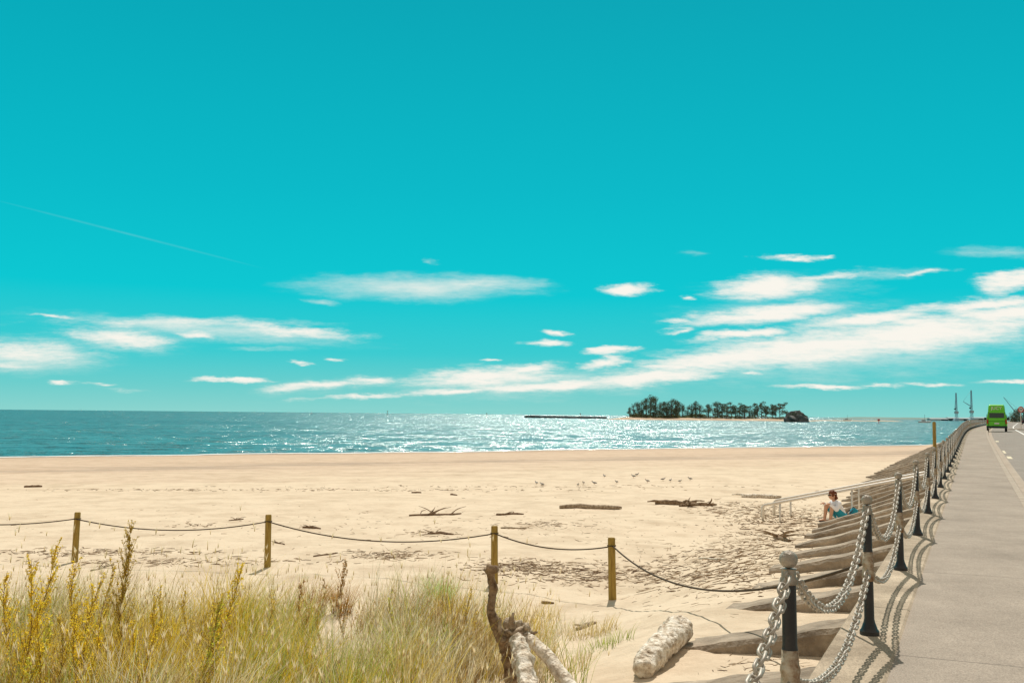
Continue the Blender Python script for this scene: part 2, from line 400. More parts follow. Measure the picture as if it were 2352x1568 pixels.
# ------------------------------------------------ ribs
ordn=['nearest','second','third','fourth','fifth','sixth','seventh','eighth','ninth','tenth']
y=7.3; i=0
while y<120:
    L=Lr(y)+.35; t,r=fr(y); zb=Lz(y); wd=.27 if y<20 else .24
    b=MB(); vs=[]
    pb=Vector((fx(y),y,0)); dzr=random.uniform(-.03,.03)
    def P(w,s,z): 
        q=pb-r*w+t*s; return (q.x,q.y,z)
    z0=pz(y)-.22; nseg=26; fs=[]
    for k in range(nseg+1):
        f=k/nseg; w=.245+(L-.245)*f; z=z0+dzr*f+(zb+.03-z0)*min(1,f*1.02)+.022*nz(w*3,y,1,3)+.012*nz(w*9,y,1,5)
        wv=.03*nz(w*4,y*3,1,7)+.015*nz(w*13,y*3,1,9); w2=.03*nz(w*4,y*3,1,17)
        for s_,dz in ((-wd+wv,-1.0),(-wd+wv*.7,-.04-abs(wv)),(-wd+.04+wv,0),(wd-.04+w2,0),(wd+w2,-.03),(wd,-1.0)): vs.append(P(w,s_,z+dz))
    for k in range(nseg):
        for j in range(5): a=k*6+j; fs.append((a,a+1,a+7,a+6))
    fs.append((0,5,4,3,2,1)); e=nseg*6; fs.append((e,e+1,e+2,e+3,e+4,e+5))
    b.add(vs,fs); o=b.build('concrete_rib',M_rib,smooth=False)
    if i<10: tag(o,f'{ordn[i]} sloping concrete rib below the seawall, counted from the camera, half buried in sand','concrete rib','concrete ribs below the seawall')
    else: tag(o,'distant sloping concrete rib in the closely packed row beyond the seated person','concrete rib','distant concrete ribs below the seawall')
    y+=1.85 if y<16 else 2.3; i+=1
# ------------------------------------------------ bollards and chains
def make_bollard(n=20,detail=True):
    root=empty('bollard',(0,0,0))
    b=MB(); b.lathe([(.072,0),(.072,.03),(.060,.045),(.05,.075),(.044,.09)],n); sharp(b.build('base',M_black,root))
    b=MB(); b.lathe([(.044,.09),(.037,.12),(.035,.40)],n); sharp(b.build('lower_shaft',M_black,root))
    b=MB(); b.lathe([(.036,.40),(.045,.41),(.048,.43),(.044,.47),(.040,.51),(.044,.525),(.044,.545),(.039,.555),(.036,.62)],n); c=b.build('collar',M_rust,root)
    b=MB(); b.lathe([(.036,.62),(.0325,.64),(.0315,.90)],n); sharp(b.build('shaft',M_black,root))
    b=MB(); b.lathe([(.032,.90),(.039,.905),(.039,.925),(.032,.935),(.032,.965),(.036,.97)],n); sharp(b.build('neck',M_silver,root))
    b=MB(); b.lathe([(.0001,.968)]+[(.041*math.sin(a),1.010-.039*math.cos(a)) for a in [math.pi*k/12 for k in range(2,12)]]+[(.002,1.050)],n); b.build('ball_cap',M_silver,root)
    if detail:
        for z in (.945,.47):
            for sgn in (-1,1):
                b=MB(); b.tube([(0,sgn*(.05+.018*math.cos(a)),z+.018*math.sin(a)) for a in [2*math.pi*k/10 for k in range(10)]],.006,6,closed=True); b.build('chain_eye',M_silver,root)
    return root
def chain_mesh(L,sag,seg,ns,wire=.0072):
    N=400; pts=[]
    for i in range(N+1):
        t=i/N; pts.append(Vector((0,L*t,-4*sag*t*(1-t))))
    b=MB(); pitch=.058; acc=0; nxt=pitch/2; k=0; hl=.044; hw=.026
    for i in range(N):
        d=(pts[i+1]-pts[i]).length
        if acc+d>=nxt:
            p=pts[i].lerp(pts[i+1],(nxt-acc)/d); tn=(pts[i+1]-pts[i]).normalized()
            sd=Vector((1,0,0)); up=tn.cross(sd)
            ang=R(45)+(R(90) if k%2 else 0)+random.uniform(-.25,.25)
            a=sd*math.cos(ang)+up*math.sin(ang); ring=[]
            st=hl-hw
            for q in range(seg):
                th=2*math.pi*q/seg; cx=math.cos(th)*hw*.95; cy=math.sin(th)*hw*.9
                cx2=cx+(st if cx>0.0 else -st)
                ring.append(p+tn*cx2+a*cy)
            b.tube(ring,wire,ns,closed=True)
            nxt+=pitch; k+=1
        acc+=d
    return b.build('chain',M_chain,mesh=True)
SP=3.5
bp=[]; y=1.23
while y<235:
    bp.append(y); t,r=fr(y); y+=SP*t.y
proto=make_bollard(); protol=make_bollard(8,False)
span=SP-.12
cm={('u',0):chain_mesh(span,.40,12,6),('l',0):chain_mesh(span,.27,12,6),('u',1):chain_mesh(span,.40,8,4),('l',1):chain_mesh(span,.27,8,4),('u',2):chain_mesh(span,.38,6,3,.009),('l',2):chain_mesh(span,.27,6,3,.009)}
far_used=False
for i,y in enumerate(bp):
    p=wall_pt(y,0,.012); t,r=fr(y+SP/2); rz=math.atan2(-t.x,t.y)
    if i==0: o=None
    elif i==1: o=proto
    elif i<14: o=dup(proto)
    elif not far_used: o=protol; far_used=True
    else: o=dup(protol)
    if o:
        o.location=p; tilt=random.uniform(-.012,.012); o.rotation_euler=(tilt,random.uniform(-.01,.01),rz)
        if i<=10: tag(o,f'{ordn[i-1]} black bollard with silver ball cap along the seawall, counted from the camera','bollard','bollards along the seawall')
        else: tag(o,'small far black bollard in the distant run of the seawall fence towards the green van','bollard','far bollards along the seawall')
    if i<len(bp)-1:
        p2=wall_pt(bp[i+1],0,.012); d=(p2-p); L_=d.length
        for kind,z in (('u',.945),('l',.47)):
            lod=0 if i<6 else (1 if i<14 else 2)
            c=link('chain',cm[(kind,lod)]); s0=p+d.normalized()*.06+Vector((0,0,z))
            c.location=s0; c.rotation_euler=(math.atan2(d.z,math.hypot(d.x,d.y)),0,math.atan2(-d.x,d.y))
            nm='upper' if kind=='u' else 'lower'
            if i==0: tag(c,f'{nm} galvanised chain hanging toward the camera from the nearest bollard','chain','chains of the seawall fence')
            elif i<9: tag(c,f'{nm} galvanised chain sagging between the {ordn[i-1]} and {ordn[i]} bollard','chain','chains of the seawall fence')
            else: tag(c,f'far {nm} chain between small distant bollards of the seawall fence','chain',f'far {nm} chains of the seawall fence')
# ------------------------------------------------ rope fence
posts=[(-260,21.5),(175,20.5),(617,19.6),(1137,18.0),(1407,16.3)]
tops=[]
plab=['','leftmost timber post of the rope fence on the sand','second timber rope fence post from the left','timber rope fence post behind the upright driftwood branch','rightmost timber rope fence post, standing on open sand']
for i,(px,d) in enumerate(posts):
    q=at_y(px,1200,d); g=tz(q.x,q.y); h=[1,1.02,1.02,1.03,1.0][i]
    r_=empty('timber_post',(q.x,q.y,g)); 
    b=MB(); b.lathe([(.064,-.3),(.066,.0),(.062,h*.5),(.061,h-.02),(.054,h)],16); sharp(b.build('post',M_timber,r_))
    b=MB(); b.tube([( .068*math.cos(a),.068*math.sin(a),h-.13+.004*math.sin(3*a)) for a in [2*math.pi*k/14 for k in range(14)]],.009,6,closed=True); b.build('rope_loop',M_rope,r_)
    r_.rotation_euler=(random.uniform(-.02,.02),random.uniform(-.02,.02),0)
    if i==0: tag(r_,'timber rope post just outside the left edge','post','rope fence posts')
    else: tag(r_,plab[i],'post','rope fence posts')
    tops.append(Vector((q.x,q.y-.05,g+h-.13)))
b2=wall_pt(bp[2],0); tops.append(Vector((b2.x-.05,b2.y+.03,.53)))
sags=[.18,.20,.26,.15,.42]; rp=[]
for i in range(len(tops)-1):
    for k in range(24):
        t=k/24; p=tops[i].lerp(tops[i+1],t); p.z-=4*sags[i]*t*(1-t); rp.append(p)
rp.append(tops[-1]); b=MB(); b.tube(rp,.0125,6); tag(b.build('rope',M_rope),'dark sagging rope strung along the timber posts to the second bollard','rope')
# ------------------------------------------------ handrails
def rail(y0,lab):
    pa=wall_pt(y0,-.3); t,r=fr(y0); root=empty('handrail',(pa.x,pa.y,0))
    def W(w,z): q=-r*w; return Vector((q.x,q.y,z))
    L=4.7; z0=.10; z1=-1.0
    b=MB(); pts=[W(-.05,z0-.5),W(-.05,z0-.04),W(0,z0)]+[W(L*k/8,z0+(z1-z0)*k/8) for k in range(1,9)]+[W(L+.06,z1-.05),W(L+.06,z1-.5)]
    b.tube(pts,.042,10); b.build('top_rail',M_steel,root)
    for w in (1.0,2.2,L-.45):
        b=MB(); b.tube([W(w,z0+(z1-z0)*w/L-.02),W(w,z0+(z1-z0)*w/L-.95)],.03,8); b.build('rail_post',M_steel,root)
    return tag(root,lab,'handrail','handrails down to the beach')
rail(27.6,'pale metal handrail sloping to the beach, nearer of the pair beside the seated person')
rail(29.3,'pale metal handrail sloping to the beach, farther of the pair behind the seated person')
# ------------------------------------------------ seated person (torso hunched forward)
pp=hit(1930,1199)
root=empty('person',pp+Vector((0,-.1,.03)),R(18)); root.scale=(1.12,1.12,1.12)
tag(root,'person with curly auburn hair, white top and teal shorts sitting beside the handrail','person')
b=MB(); HX,HZ=-.06,-.035     # forward shift of head and shoulders
def h_(x,y,z): return (x+HX*sm(.25,.6,z),y,z+HZ*sm(.25,.6,z))
b.cap((0,0,.13),(-.06,0,.28),.115,.10); b.cap((-.06,0,.28),h_(-.13,0,.46),.105,.10); b.cap(h_(-.13,-.12,.50),h_(-.13,.12,.50),.065,.065)
b.cap(h_(-.15,0,.54),h_(-.185,0,.63),.045,.042)
b.ell(h_(-.215,0,.70),(.088,.072,.105)); b.ell(h_(-.25,0,.665),(.05,.045,.05)); b.cap(h_(-.30,0,.70),h_(-.318,0,.682),.008,.012); b.cap(h_(-.295,-.014,.655),h_(-.295,.014,.655),.008,.008)
for s in (-1,1):
    b.ell(h_(-.205,s*.074,.695),(.018,.01,.028))
    b.cap((0,s*.08,.12),(-.36,s*.12,.40),.088,.055); b.cap((-.36,s*.12,.40),(-.42,s*.12,.07),.056,.036); b.cap((-.41,s*.12,.04),(-.55,s*.13,.03),.038,.026)
    b.cap(h_(-.13,s*.16,.49),(-.29,s*.2,.33),.045,.036); b.cap((-.29,s*.2,.33),(-.42,s*.13,.46),.035,.025); b.cap((-.42,s*.13,.46),(-.48,s*.11,.47),.03,.026)
    for k,l in enumerate((.045,.055,.052,.04)):
        y0=s*(.085+.016*k); b.cap((-.49,y0,.472),(-.49-l*.7,y0,.462),.0085,.008); b.cap((-.49-l*.7,y0,.462),(-.49-l,y0,.44),.008,.007)
    b.cap((-.45,s*.085,.46),(-.485,s*.06,.45),.011,.009)
remesh(b,'body',M_skin,.0065,root,3)
b=MB(); b.cap((.0,0,.16),(-.06,0,.28),.14,.128); b.cap((-.06,0,.28),h_(-.13,0,.46),.13,.118); b.cap(h_(-.13,-.13,.49),h_(-.13,.13,.49),.082,.082)
for s in (-1,1): b.cap(h_(-.13,s*.16,.49),(-.29,s*.2,.33),.066,.056); b.cap((-.29,s*.2,.33),(-.41,s*.135,.45),.056,.04)
remesh(b,'shirt',M_shirt,.01,root,3)
b=MB(); b.cap((.02,-.05,.115),(.02,.05,.115),.135,.135)
for s in (-1,1): b.cap((0,s*.08,.125),(-.27,s*.11,.33),.105,.083)
remesh(b,'shorts',M_teal,.01,root,3)
b=MB(); rr=random.Random(3)
for k in range(70):
    a=rr.uniform(0,6.28); e=rr.uniform(-.3,1.5); x=-.195+.095*math.cos(e)*math.cos(a); yy_=.085*math.cos(e)*math.sin(a); z=.72+.10*math.sin(e)
    if x<-.25 and z<.75: continue
    b.ell(h_(x,yy_,z),(.028,.028,.028),8,6)
for k in range(14): b.ell(h_(-.12+rr.uniform(-.02,.02),rr.uniform(-.07,.07),.62+rr.uniform(-.01,.05)),(.028,.028,.028),8,6)
remesh(b,'hair',M_hair,.008,root,1)
b=MB(); b.box(h_(-.296,.03,.712),(.012,.045,.028)); b.box(h_(-.296,-.03,.712),(.012,.045,.028)); b.tube([h_(-.295,-.055,.718),h_(-.21,-.079,.712)],.004,6); b.tube([h_(-.295,.055,.718),h_(-.21,.079,.712)],.004,6); b.box(h_(-.299,0,.716),(.01,.03,.006)); b.build('sunglasses',M_rubber,root,False)
for s in (-1,1):
    b=MB(); b.ell((-.49,s*.125,.008),(.12,.042,.022)); b.build('sandal',M_navy,root)
bk=hit(1962,1193); root=empty('backpack',bk,R(20)); tag(root,'dark teal backpack slumped on the sand behind the seated person','backpack')
b=MB(); b.ell((0,0,.16),(.15,.12,.18),rough=.25); b.ell((.08,-.04,.1),(.12,.1,.1),rough=.2); remesh(b,'bag',M_teal,.012,root)
b=MB(); b.ell((-.02,-.1,.12),(.11,.05,.09),rough=.2); b.build('pocket',M_navy,root)
b=MB(); b.tube([(-.06,.02,.32),(-.02,.0,.37),(.04,.0,.31)],.012,6); b.build('carry_loop',M_navy,root)
for s in (-1,1):
    b=MB(); b.tube([(-.1,s*.06,.28),(-.2,s*.07,.2),(-.17,s*.07,.06),(-.1,s*.06,.03)],.014,6); b.build('strap',M_navy,root)
# ------------------------------------------------ driftwood
def log(name,pts,rad,m,label,cat='driftwood',rough=.35,n=14,sub=8,group=None,extra=(),seed=1,freq=6):
    def smooth(ps,rs):
        P=[Vector(p) for p in ps]; out=[];ro=[]
        for i in range(len(P)-1):
            p0=P[max(0,i-1)];p1=P[i];p2=P[i+1];p3=P[min(len(P)-1,i+2)]
            for k in range(sub):
                t=k/sub; out.append(.5*((2*p1)+(p2-p0)*t+(2*p0-5*p1+4*p2-p3)*t*t+(-p0+3*p1-3*p2+p3)*t**3)); ro.append(rs[i]*(1-t)+rs[i+1]*t)
        out.append(P[-1]); ro.append(rs[-1]); return out,ro
    b=MB(); p,r=smooth(pts,rad); r[0]*=.8; r[-1]*=.8
    b.tube(p,r,n,rough,seed,freq=freq)
    for e,er in extra:
        p,r=smooth(e,er); b.tube(p,r,max(6,n-4),rough,seed+2,freq=freq)
    return tag(b.build(name,m),label,cat,group)
def S(px,py,d): return at_y(px,py,d)
log('driftwood_branch',[S(1122,1302,8.0),S(1132,1345,8.05),S(1128,1400,8.05),S(1145,1450,8.1),S(1165,1500,8.15),S(1178,1580,8.1)],[.040,.034,.036,.043,.05,.05],M_driftm,'gnarled upright driftwood branch rising at the right end of the dune grass',rough=.45,
    extra=[([S(1122,1306,8.0),S(1143,1306,7.97)],[.04,.026])],seed=4,freq=14,sub=12)
rs=random.Random(8); ex=[]
for k in range(9):
    a=S(rs.uniform(1160,1210),rs.uniform(1435,1465),8.05); e=S(rs.uniform(1140,1245),rs.uniform(1395,1490),7.95); m_=(a+e)/2+Vector((rs.uniform(-.04,.04),-.04,rs.uniform(-.03,.05))); ex.append(([a,m_,e],[.032,.022,.008]))
log('driftwood_stump',[S(1158,1430,8.2),S(1190,1442,8.15),S(1212,1464,8.1)],[.04,.07,.06],M_drift,'knotted driftwood root ball beside the upright branch',rough=.6,n=22,extra=ex,seed=9,freq=14)
log('driftwood_log',[S(1188,1468,7.9),S(1203,1520,7.6),S(1222,1625,7.1)],[.064,.074,.070],M_driftw,'bleached pitted log below the root ball, left of two at the bottom edge',rough=.35,seed=5,n=28,sub=16,freq=14)
log('driftwood_log',[S(1208,1460,8.0),S(1262,1512,7.7),S(1345,1625,7.2)],[.042,.054,.052],M_driftw,'smoother bleached log slanting right from the root ball to the bottom edge',rough=.16,seed=6,n=22,sub=14,freq=10)
g1=hit(1482,1548); g2=Vector((g1.x+.50,g1.y+1.10,0)); g2.z=tz(g2.x,g2.y)
log('driftwood_log',[g1+Vector((-.03,-.14,.07)),g1.lerp(g2,.08)+Vector((0,0,.10)),(g1+g2)/2+Vector((0,0,.12)),g1.lerp(g2,.93)+Vector((0,0,.13)),g2+Vector((.02,.06,.12))],[.075,.125,.125,.14,.09],M_driftw,'thick pale weathered log lying on the sand left of the nearest bollard',rough=.24,n=40,seed=8,sub=16,freq=8)
def lying(px1,py1,px2,py2,r,m,label,bend=.1,tw=0,seed=1,group='driftwood on the open beach'):
    a=hit(px1,py1);c=hit(px2,py2); rr=random.Random(seed); L=(c-a).length
    pts=[];k=5
    for i in range(k):
        t=i/(k-1); p=a.lerp(c,t); p.y+=rr.uniform(-bend,bend)*L*.3; p.z=tz(p.x,p.y)+r*.6; pts.append(p)
    ex=[]
    for j in range(tw):
        t=rr.uniform(.15,.85); p=a.lerp(c,t); p.z=tz(p.x,p.y)+r*.8; e=p+Vector((rr.uniform(-.4,.4)*L,rr.uniform(-.4,.4)*L,0)); e.z=tz(e.x,e.y)+rr.uniform(.01,.20)*min(L,1.4); mid=(p+e)/2+Vector((rr.uniform(-.04,.04)*L,0,.02*L)); ex.append(([p,mid,e],[r*.55,r*.38,r*.15]))
    return log('driftwood_piece',pts,[r*.8,r,r*1.05,r*.9,r*.55],m,label,rough=.4,n=8,sub=4,extra=ex,seed=seed,group=group)
lying(1285,1167,1428,1169,.085,M_drift,'long straight grey log lying mid beach, left of centre driftwood',.04,1,1)
lying(1505,1157,1600,1158,.10,M_driftm,'dark brown log pile piece on the sand left of the handrail',.12,5,2)
lying(1560,1163,1645,1160,.06,M_driftm,'reddish branch tangled beside the dark brown log',.2,14,12)
lying(1703,1142,1795,1144,.10,M_driftw,'pale bleached log farther up the beach behind the handrail foot',.05,1,3)
lying(940,1184,1060,1180,.035,M_driftd,'branching dark twig with raised fork on the open sand',.2,8,4)
lying(55,1119,97,1118,.06,M_driftd,'lone dark stick on smooth sand near the left edge',.05,0,5)
lying(1140,1183,1203,1181,.035,M_driftd,'short dark stick right of the forked branch',.15,2,6)
lying(983,1225,1042,1228,.03,M_driftd,'small dark twig heap just behind the sagging rope',.25,7,7)
lying(695,1212,737,1214,.03,M_driftd,'small twig heap right of the second rope post',.2,5,8)
lying(627,1244,655,1250,.02,M_driftd,'curled little twig at the side of the second rope post',.3,3,9)
lying(720,1278,775,1270,.02,M_driftd,'thin slanting stick above the grass, right of the second post',.1,0,10)
lying(1605,1283,1670,1285,.022,M_driftw,'pale flat stick on the debris right of the last rope post',.03,0,11)
lying(1325,1447,1370,1432,.035,M_drift,'short grey stick in thin grass beyond the log',.1,1,13)
lying(1775,1236,1812,1244,.05,M_driftm,'small spiky dark root on the sand near the ribs',.3,9,14)
lying(1243,1384,1273,1386,.025,M_driftd,'tiny dark wood chip on bare sand below the rope',.05,0,15)
lying(945,1132,968,1132,.04,M_driftd,'small dark lump on the tide line left of centre',.05,1,16)
lying(1035,1136,1050,1138,.04,M_driftd,'tiny dark lump on the tide line beside the small lump',.05,1,17)
lying(210,1310,262,1296,.02,M_drift,'thin branch poking from sand beyond the golden weeds',.2,4,18)
lying(1150,1213,1210,1214,.025,M_drift,'thin grey branch lying above the middle rope post',.12,3,19)
lying(525,1196,560,1192,.025,M_driftd,'tiny twig heap just left of the second rope post',.2,4,20)
# twig litter
mb=MB(); rr=random.Random(11)
def twigs(cx,cy,sx,sy,n,lmin,lmax,r=.005):
    for _ in range(n):
        px=rr.gauss(cx,sx); py=rr.gauss(cy,sy)
        if py<1065 or px>2050: continue
        p=hit(px,py)
        if mound(p.x,p.y)>.6 or p.z<-3 or (fx(p.y)-p.x)<.3: continue
        L=rr.uniform(lmin,lmax)*(1 if rr.random()<.9 else 1.8); a=rr.uniform(0,3.14); d=Vector((math.cos(a),math.sin(a),0))*L/2
        m_=p+Vector((rr.uniform(-.1,.1)*L,rr.uniform(-.1,.1)*L,0)); pts=[p-d,m_,p+d]
        for q in pts: q.z=tz(q.x,q.y)+r*rr.uniform(.4,2)
        if rr.random()<.1: pts[2].z+=.2*L
        k=rr.random(); c=(.15,.09,.05) if k<.35 else ((.30,.20,.11) if k<.8 else (.52,.42,.3))
        rd=r*rr.uniform(.4,1.4); mb.tube(pts,[rd*.7,rd,rd*.4],4,col=c)
twigs(1215,1302,70,9,480,.04,.24,.006); twigs(1400,1322,120,12,560,.04,.24,.006); twigs(1650,1300,100,26,760,.04,.24,.006); twigs(1780,1188,70,15,620,.05,.26,.009); twigs(1740,1250,60,22,400,.05,.24,.006)
twigs(1680,1165,60,8,160,.06,.3,.009); twigs(200,1268,160,5,240,.05,.28,.006); twigs(420,1290,200,6,220,.05,.25,.006); twigs(900,1275,60,7,200,.05,.25,.006); twigs(1240,1205,60,5,90,.05,.28,.006)
twigs(1000,1225,40,4,60,.05,.22,.007);twigs(700,1125,400,1.8,330,.05,.28,.008); twigs(1300,1117,300,1.8,130,.05,.28,.008); twigs(1900,1212,50,12,300,.05,.22,.006); twigs(1150,1195,300,35,200,.04,.18,.005); twigs(600,1205,400,25,160,.04,.17,.005)
twigs(1780,1510,60,30,140,.03,.14,.003); twigs(1560,1360,150,30,170,.03,.14,.003); twigs(440,1205,30,3,50,.05,.22,.007); twigs(1440,1225,200,25,160,.03,.16,.004)
tag(mb.build('driftwood_litter',M_twigv),'scattered twigs and bark litter strewn over the sand','driftwood litter',kind='stuff')
# ------------------------------------------------ dune grass
gv=[];gf=[];gc=[]; rr=random.Random(5)
def blade(p,L,az,lean,curl,w,c0,c1):
    d=Vector((math.cos(az),math.sin(az),0)); sd=Vector((-d.y,d.x,0)); 
    if rr.random()<.5: sd=Vector((1,0,0))
    o=len(gv)
    x=0;z=0;th=lean
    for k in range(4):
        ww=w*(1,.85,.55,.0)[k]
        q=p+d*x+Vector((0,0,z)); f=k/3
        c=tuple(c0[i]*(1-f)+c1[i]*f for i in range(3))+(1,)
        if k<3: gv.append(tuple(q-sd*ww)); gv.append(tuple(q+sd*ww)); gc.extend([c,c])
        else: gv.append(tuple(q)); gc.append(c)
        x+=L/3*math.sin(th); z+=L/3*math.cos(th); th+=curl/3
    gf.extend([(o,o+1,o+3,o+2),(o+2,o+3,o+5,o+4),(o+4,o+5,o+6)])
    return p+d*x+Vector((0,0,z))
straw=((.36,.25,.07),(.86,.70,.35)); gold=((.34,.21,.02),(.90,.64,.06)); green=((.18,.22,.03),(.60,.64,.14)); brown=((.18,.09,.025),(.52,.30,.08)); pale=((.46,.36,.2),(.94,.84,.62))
clumps=[]
for _ in range(2000):
    y=rr.uniform(4.6,13.2); x=rr.uniform(-.56*y-.6,1.0)
    if rr.random()>mound(x,y)*1.15: continue
    px=1176+F*x/y
    g=tz(x,y); py=958+F*(CZ-g)/y
    if (px-800)**2/95**2+(py-1505)**2/60**2<1: continue
    if px>1140 and y<8.6: continue
    if px>330 and y<9.5 and nz(x,y,1.1,33)<-.30: continue
    k=rr.random(); n_=nz(x,y,.9,21)
    if px<560: pal=(gold if k<.7 else straw) if n_>-.1 else (straw if k<.4 else (green if k<.7 else (brown if k<.85 else pale)))
    elif n_>.15: pal=green if k<.45 else (gold if k<.7 else straw)
    elif n_<-.2: pal=brown if k<.35 else (straw if k<.6 else pale)
    else: pal=straw if k<.3 else (pale if k<.62 else (gold if k<.9 else green))
    clumps.append((x,y,g,pal,px))
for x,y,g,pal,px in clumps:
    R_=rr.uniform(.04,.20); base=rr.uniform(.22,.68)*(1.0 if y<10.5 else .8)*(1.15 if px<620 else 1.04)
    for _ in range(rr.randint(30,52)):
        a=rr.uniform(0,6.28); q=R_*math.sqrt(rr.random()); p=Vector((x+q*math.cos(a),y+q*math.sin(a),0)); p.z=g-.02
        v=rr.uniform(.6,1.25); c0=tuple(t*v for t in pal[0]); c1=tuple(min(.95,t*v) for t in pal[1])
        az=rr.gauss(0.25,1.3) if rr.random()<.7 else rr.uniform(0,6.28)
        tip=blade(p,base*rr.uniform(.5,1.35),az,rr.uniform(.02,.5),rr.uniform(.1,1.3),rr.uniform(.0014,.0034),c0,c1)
        if rr.random()<.065:
            for j in range(4):
                blade(tip-Vector((0,0,.03)),rr.uniform(.04,.08),rr.uniform(0,6.28),rr.uniform(0,.35),.3,.003,(.72,.57,.32),(.92,.80,.56))
def tuft(px,py,n,R_,hmin,hmax,pal,w=.003):
    c=hit(px,py)
    for _ in range(n):
        a=rr.uniform(0,6.28); q=R_*math.sqrt(rr.random()); p=Vector((c.x+q*math.cos(a),c.y+q*math.sin(a),0)); p.z=tz(p.x,p.y)-.01; v=rr.uniform(.75,1.2)
        blade(p,rr.uniform(hmin,hmax),rr.uniform(0,6.28) if rr.random()<.5 else a,rr.uniform(.05,.5),rr.uniform(.2,1.2),w,tuple(t*v for t in pal[0]),tuple(min(.95,t*v) for t in pal[1]))
grn2=((.12,.22,.03),(.42,.60,.10))
for a in ((1010,1400,420,.2,.35,.72,grn2),(960,1540,260,.3,.3,.6,green),(880,1550,260,.3,.3,.6,pale),(1300,1450,90,.35,.15,.35,pale),(1360,1460,140,.35,.12,.32,straw),(1245,1420,90,.3,.12,.3,straw),(1400,1480,80,.3,.1,.25,green),(1290,1545,60,.25,.12,.28,straw),(1335,1515,60,.2,.1,.25,pale),(1120,1550,160,.2,.2,.45,straw),
          (785,1410,160,.16,.4,.68,brown),(720,1410,160,.18,.4,.66,brown),(1060,1500,200,.3,.3,.6,brown),(130,1560,300,.4,.3,.6,gold),(330,1560,300,.4,.3,.6,gold),(560,1560,300,.4,.3,.6,straw)): tuft(*a)
me=bpy.data.meshes.new('dune_grass'); me.from_pydata(gv,[],gf); me.materials.append(M_grassv)
ca=me.color_attributes.new('col','FLOAT_COLOR','POINT'); ca.data.foreach_set('color',np.array(gc,dtype=np.float32).ravel()); me.update()
tag(link('dune_grass',me),'dry straw and golden dune grass covering the foreground mound','grass',kind='stuff')
# tall golden weeds
mat_stem=mat('weed_stem',(.30,.18,.04),(.46,.30,.07),20,.8)
M_weedv=vmat('weed_flowers',.8,.55)
def weed(tpx,tpy,d,bpx,label,col,dens=1.0,seed=1):
    r2=random.Random(seed); top=at_y(tpx,tpy,d); bx=at_y(bpx,1500,d).x; base=Vector((bx,d+.05,tz(bx,d)-.02))
    root=empty('tall_weed',base); H=(top-base).length; v=top-base
    def SP_(t): return v*t+Vector((.05*math.sin(t*4+seed)*math.sin(t*3.1),.02*math.cos(t*4),0))
    b=MB(); b.tube([SP_(k/10) for k in range(11)],[.006-.0045*k/10 for k in range(11)],5)
    brs=[]
    nb=int(36*dens*H)
    for k in range(nb):
        t=.12+.86*(k/nb)+r2.uniform(-.02,.02); a=r2.uniform(0,6.28); L=(.22*(1-t)+.05)*r2.uniform(.45,1.5)*min(1,H); p=SP_(t); vv=v.normalized()
        e=p+Vector((math.cos(a),math.sin(a),0))*L*.42+vv*L*1.05; b.tube([p,(p+e)/2+Vector((0,0,-.01)),e],[.0022,.0018,.001],3); brs.append((p,e,L))
    b.build('stem',mat_stem,root)
    vs=MB(); 
    for p,e,L in brs:
        for _ in range(int(12+95*L)):
            t=r2.uniform(.05,1.05); q=p.lerp(e,t)+Vector([r2.gauss(0,.005) for _ in range(3)]); s_=r2.uniform(.006,.014)
            dr=Vector([r2.gauss(0,1) for _ in range(3)]).normalized()*s_; d2=Vector([r2.gauss(0,1) for _ in range(3)]).normalized()*s_*.45
            f=r2.uniform(.75,1.25); vs.add([q-dr,q+d2,q+dr,q-d2],[(0,1,2,3)],tuple(min(1,c*f) for c in col))
    vs.build('flower_heads',M_weedv,root,False)
    return tag(root,label,'weed','tall golden weeds in the dune grass')
G=(.88,.64,.05); G2=(.78,.58,.10); BR=(.50,.28,.09); GR=(.68,.66,.08)
wl=[(300,1205,7.2,285,'tallest dark golden weed spire standing above the left grass',(.60,.43,.08),2.3),
(130,1250,6.4,20,'golden weed arching right from the far left corner',G,1.3),(75,1285,6.0,30,'bushy golden weed at the far left edge',G,1.4),(178,1290,6.8,110,'golden weed leaning right, left of the tall spire',G,1.1),
(20,1310,6.6,10,'golden weed cut by the left edge of the view',G,1.3),(235,1330,6.3,170,'golden weed in front and left of the tall spire',G,1.1),(262,1290,7.4,225,'small golden weed immediately left of the tall spire',G2,.8),
(555,1298,6.1,430,'slanting bright golden weed stem crossing the middle of the grass',G,1.2),(505,1380,5.8,395,'lower slanting golden weed stem left of the bright one',GR,.9),(370,1345,7.5,350,'feathery golden weed right of the tall spire',G2,.8),
(430,1350,8.0,410,'short golden weed between spire and slanting stem',G2,.8),(700,1330,8.6,690,'reddish brown weed left of the brown clump',BR,1.0),(795,1285,8.6,785,'reddish brown weed spire at centre of the grass',BR,1.2),(745,1330,8.8,735,'short reddish brown weed between two brown spires',BR,.9),
(620,1355,8.2,600,'olive weed below the second rope post',G2,.8),(90,1390,5.6,60,'low golden weed at the lower left corner',G,1.2),(180,1420,5.6,150,'low golden weed right of the corner one',G,1.1),(905,1345,8.8,895,'thin olive weed left of the green tuft',GR,.5),(1085,1340,8.6,1080,'thin straw weed left of the upright driftwood branch',G2,.5)]
for i,a in enumerate(wl): weed(*a,seed=i+3)
r4=random.Random(44)
for i in range(16):
    bx=r4.uniform(-20,480); weed(bx+r4.uniform(-10,90),r4.uniform(1340,1460),r4.uniform(5.6,7.8),bx,'smaller golden weed in the crowded left patch of dune grass',r4.choice((G,G,G2,GR)),.9,seed=60+i)
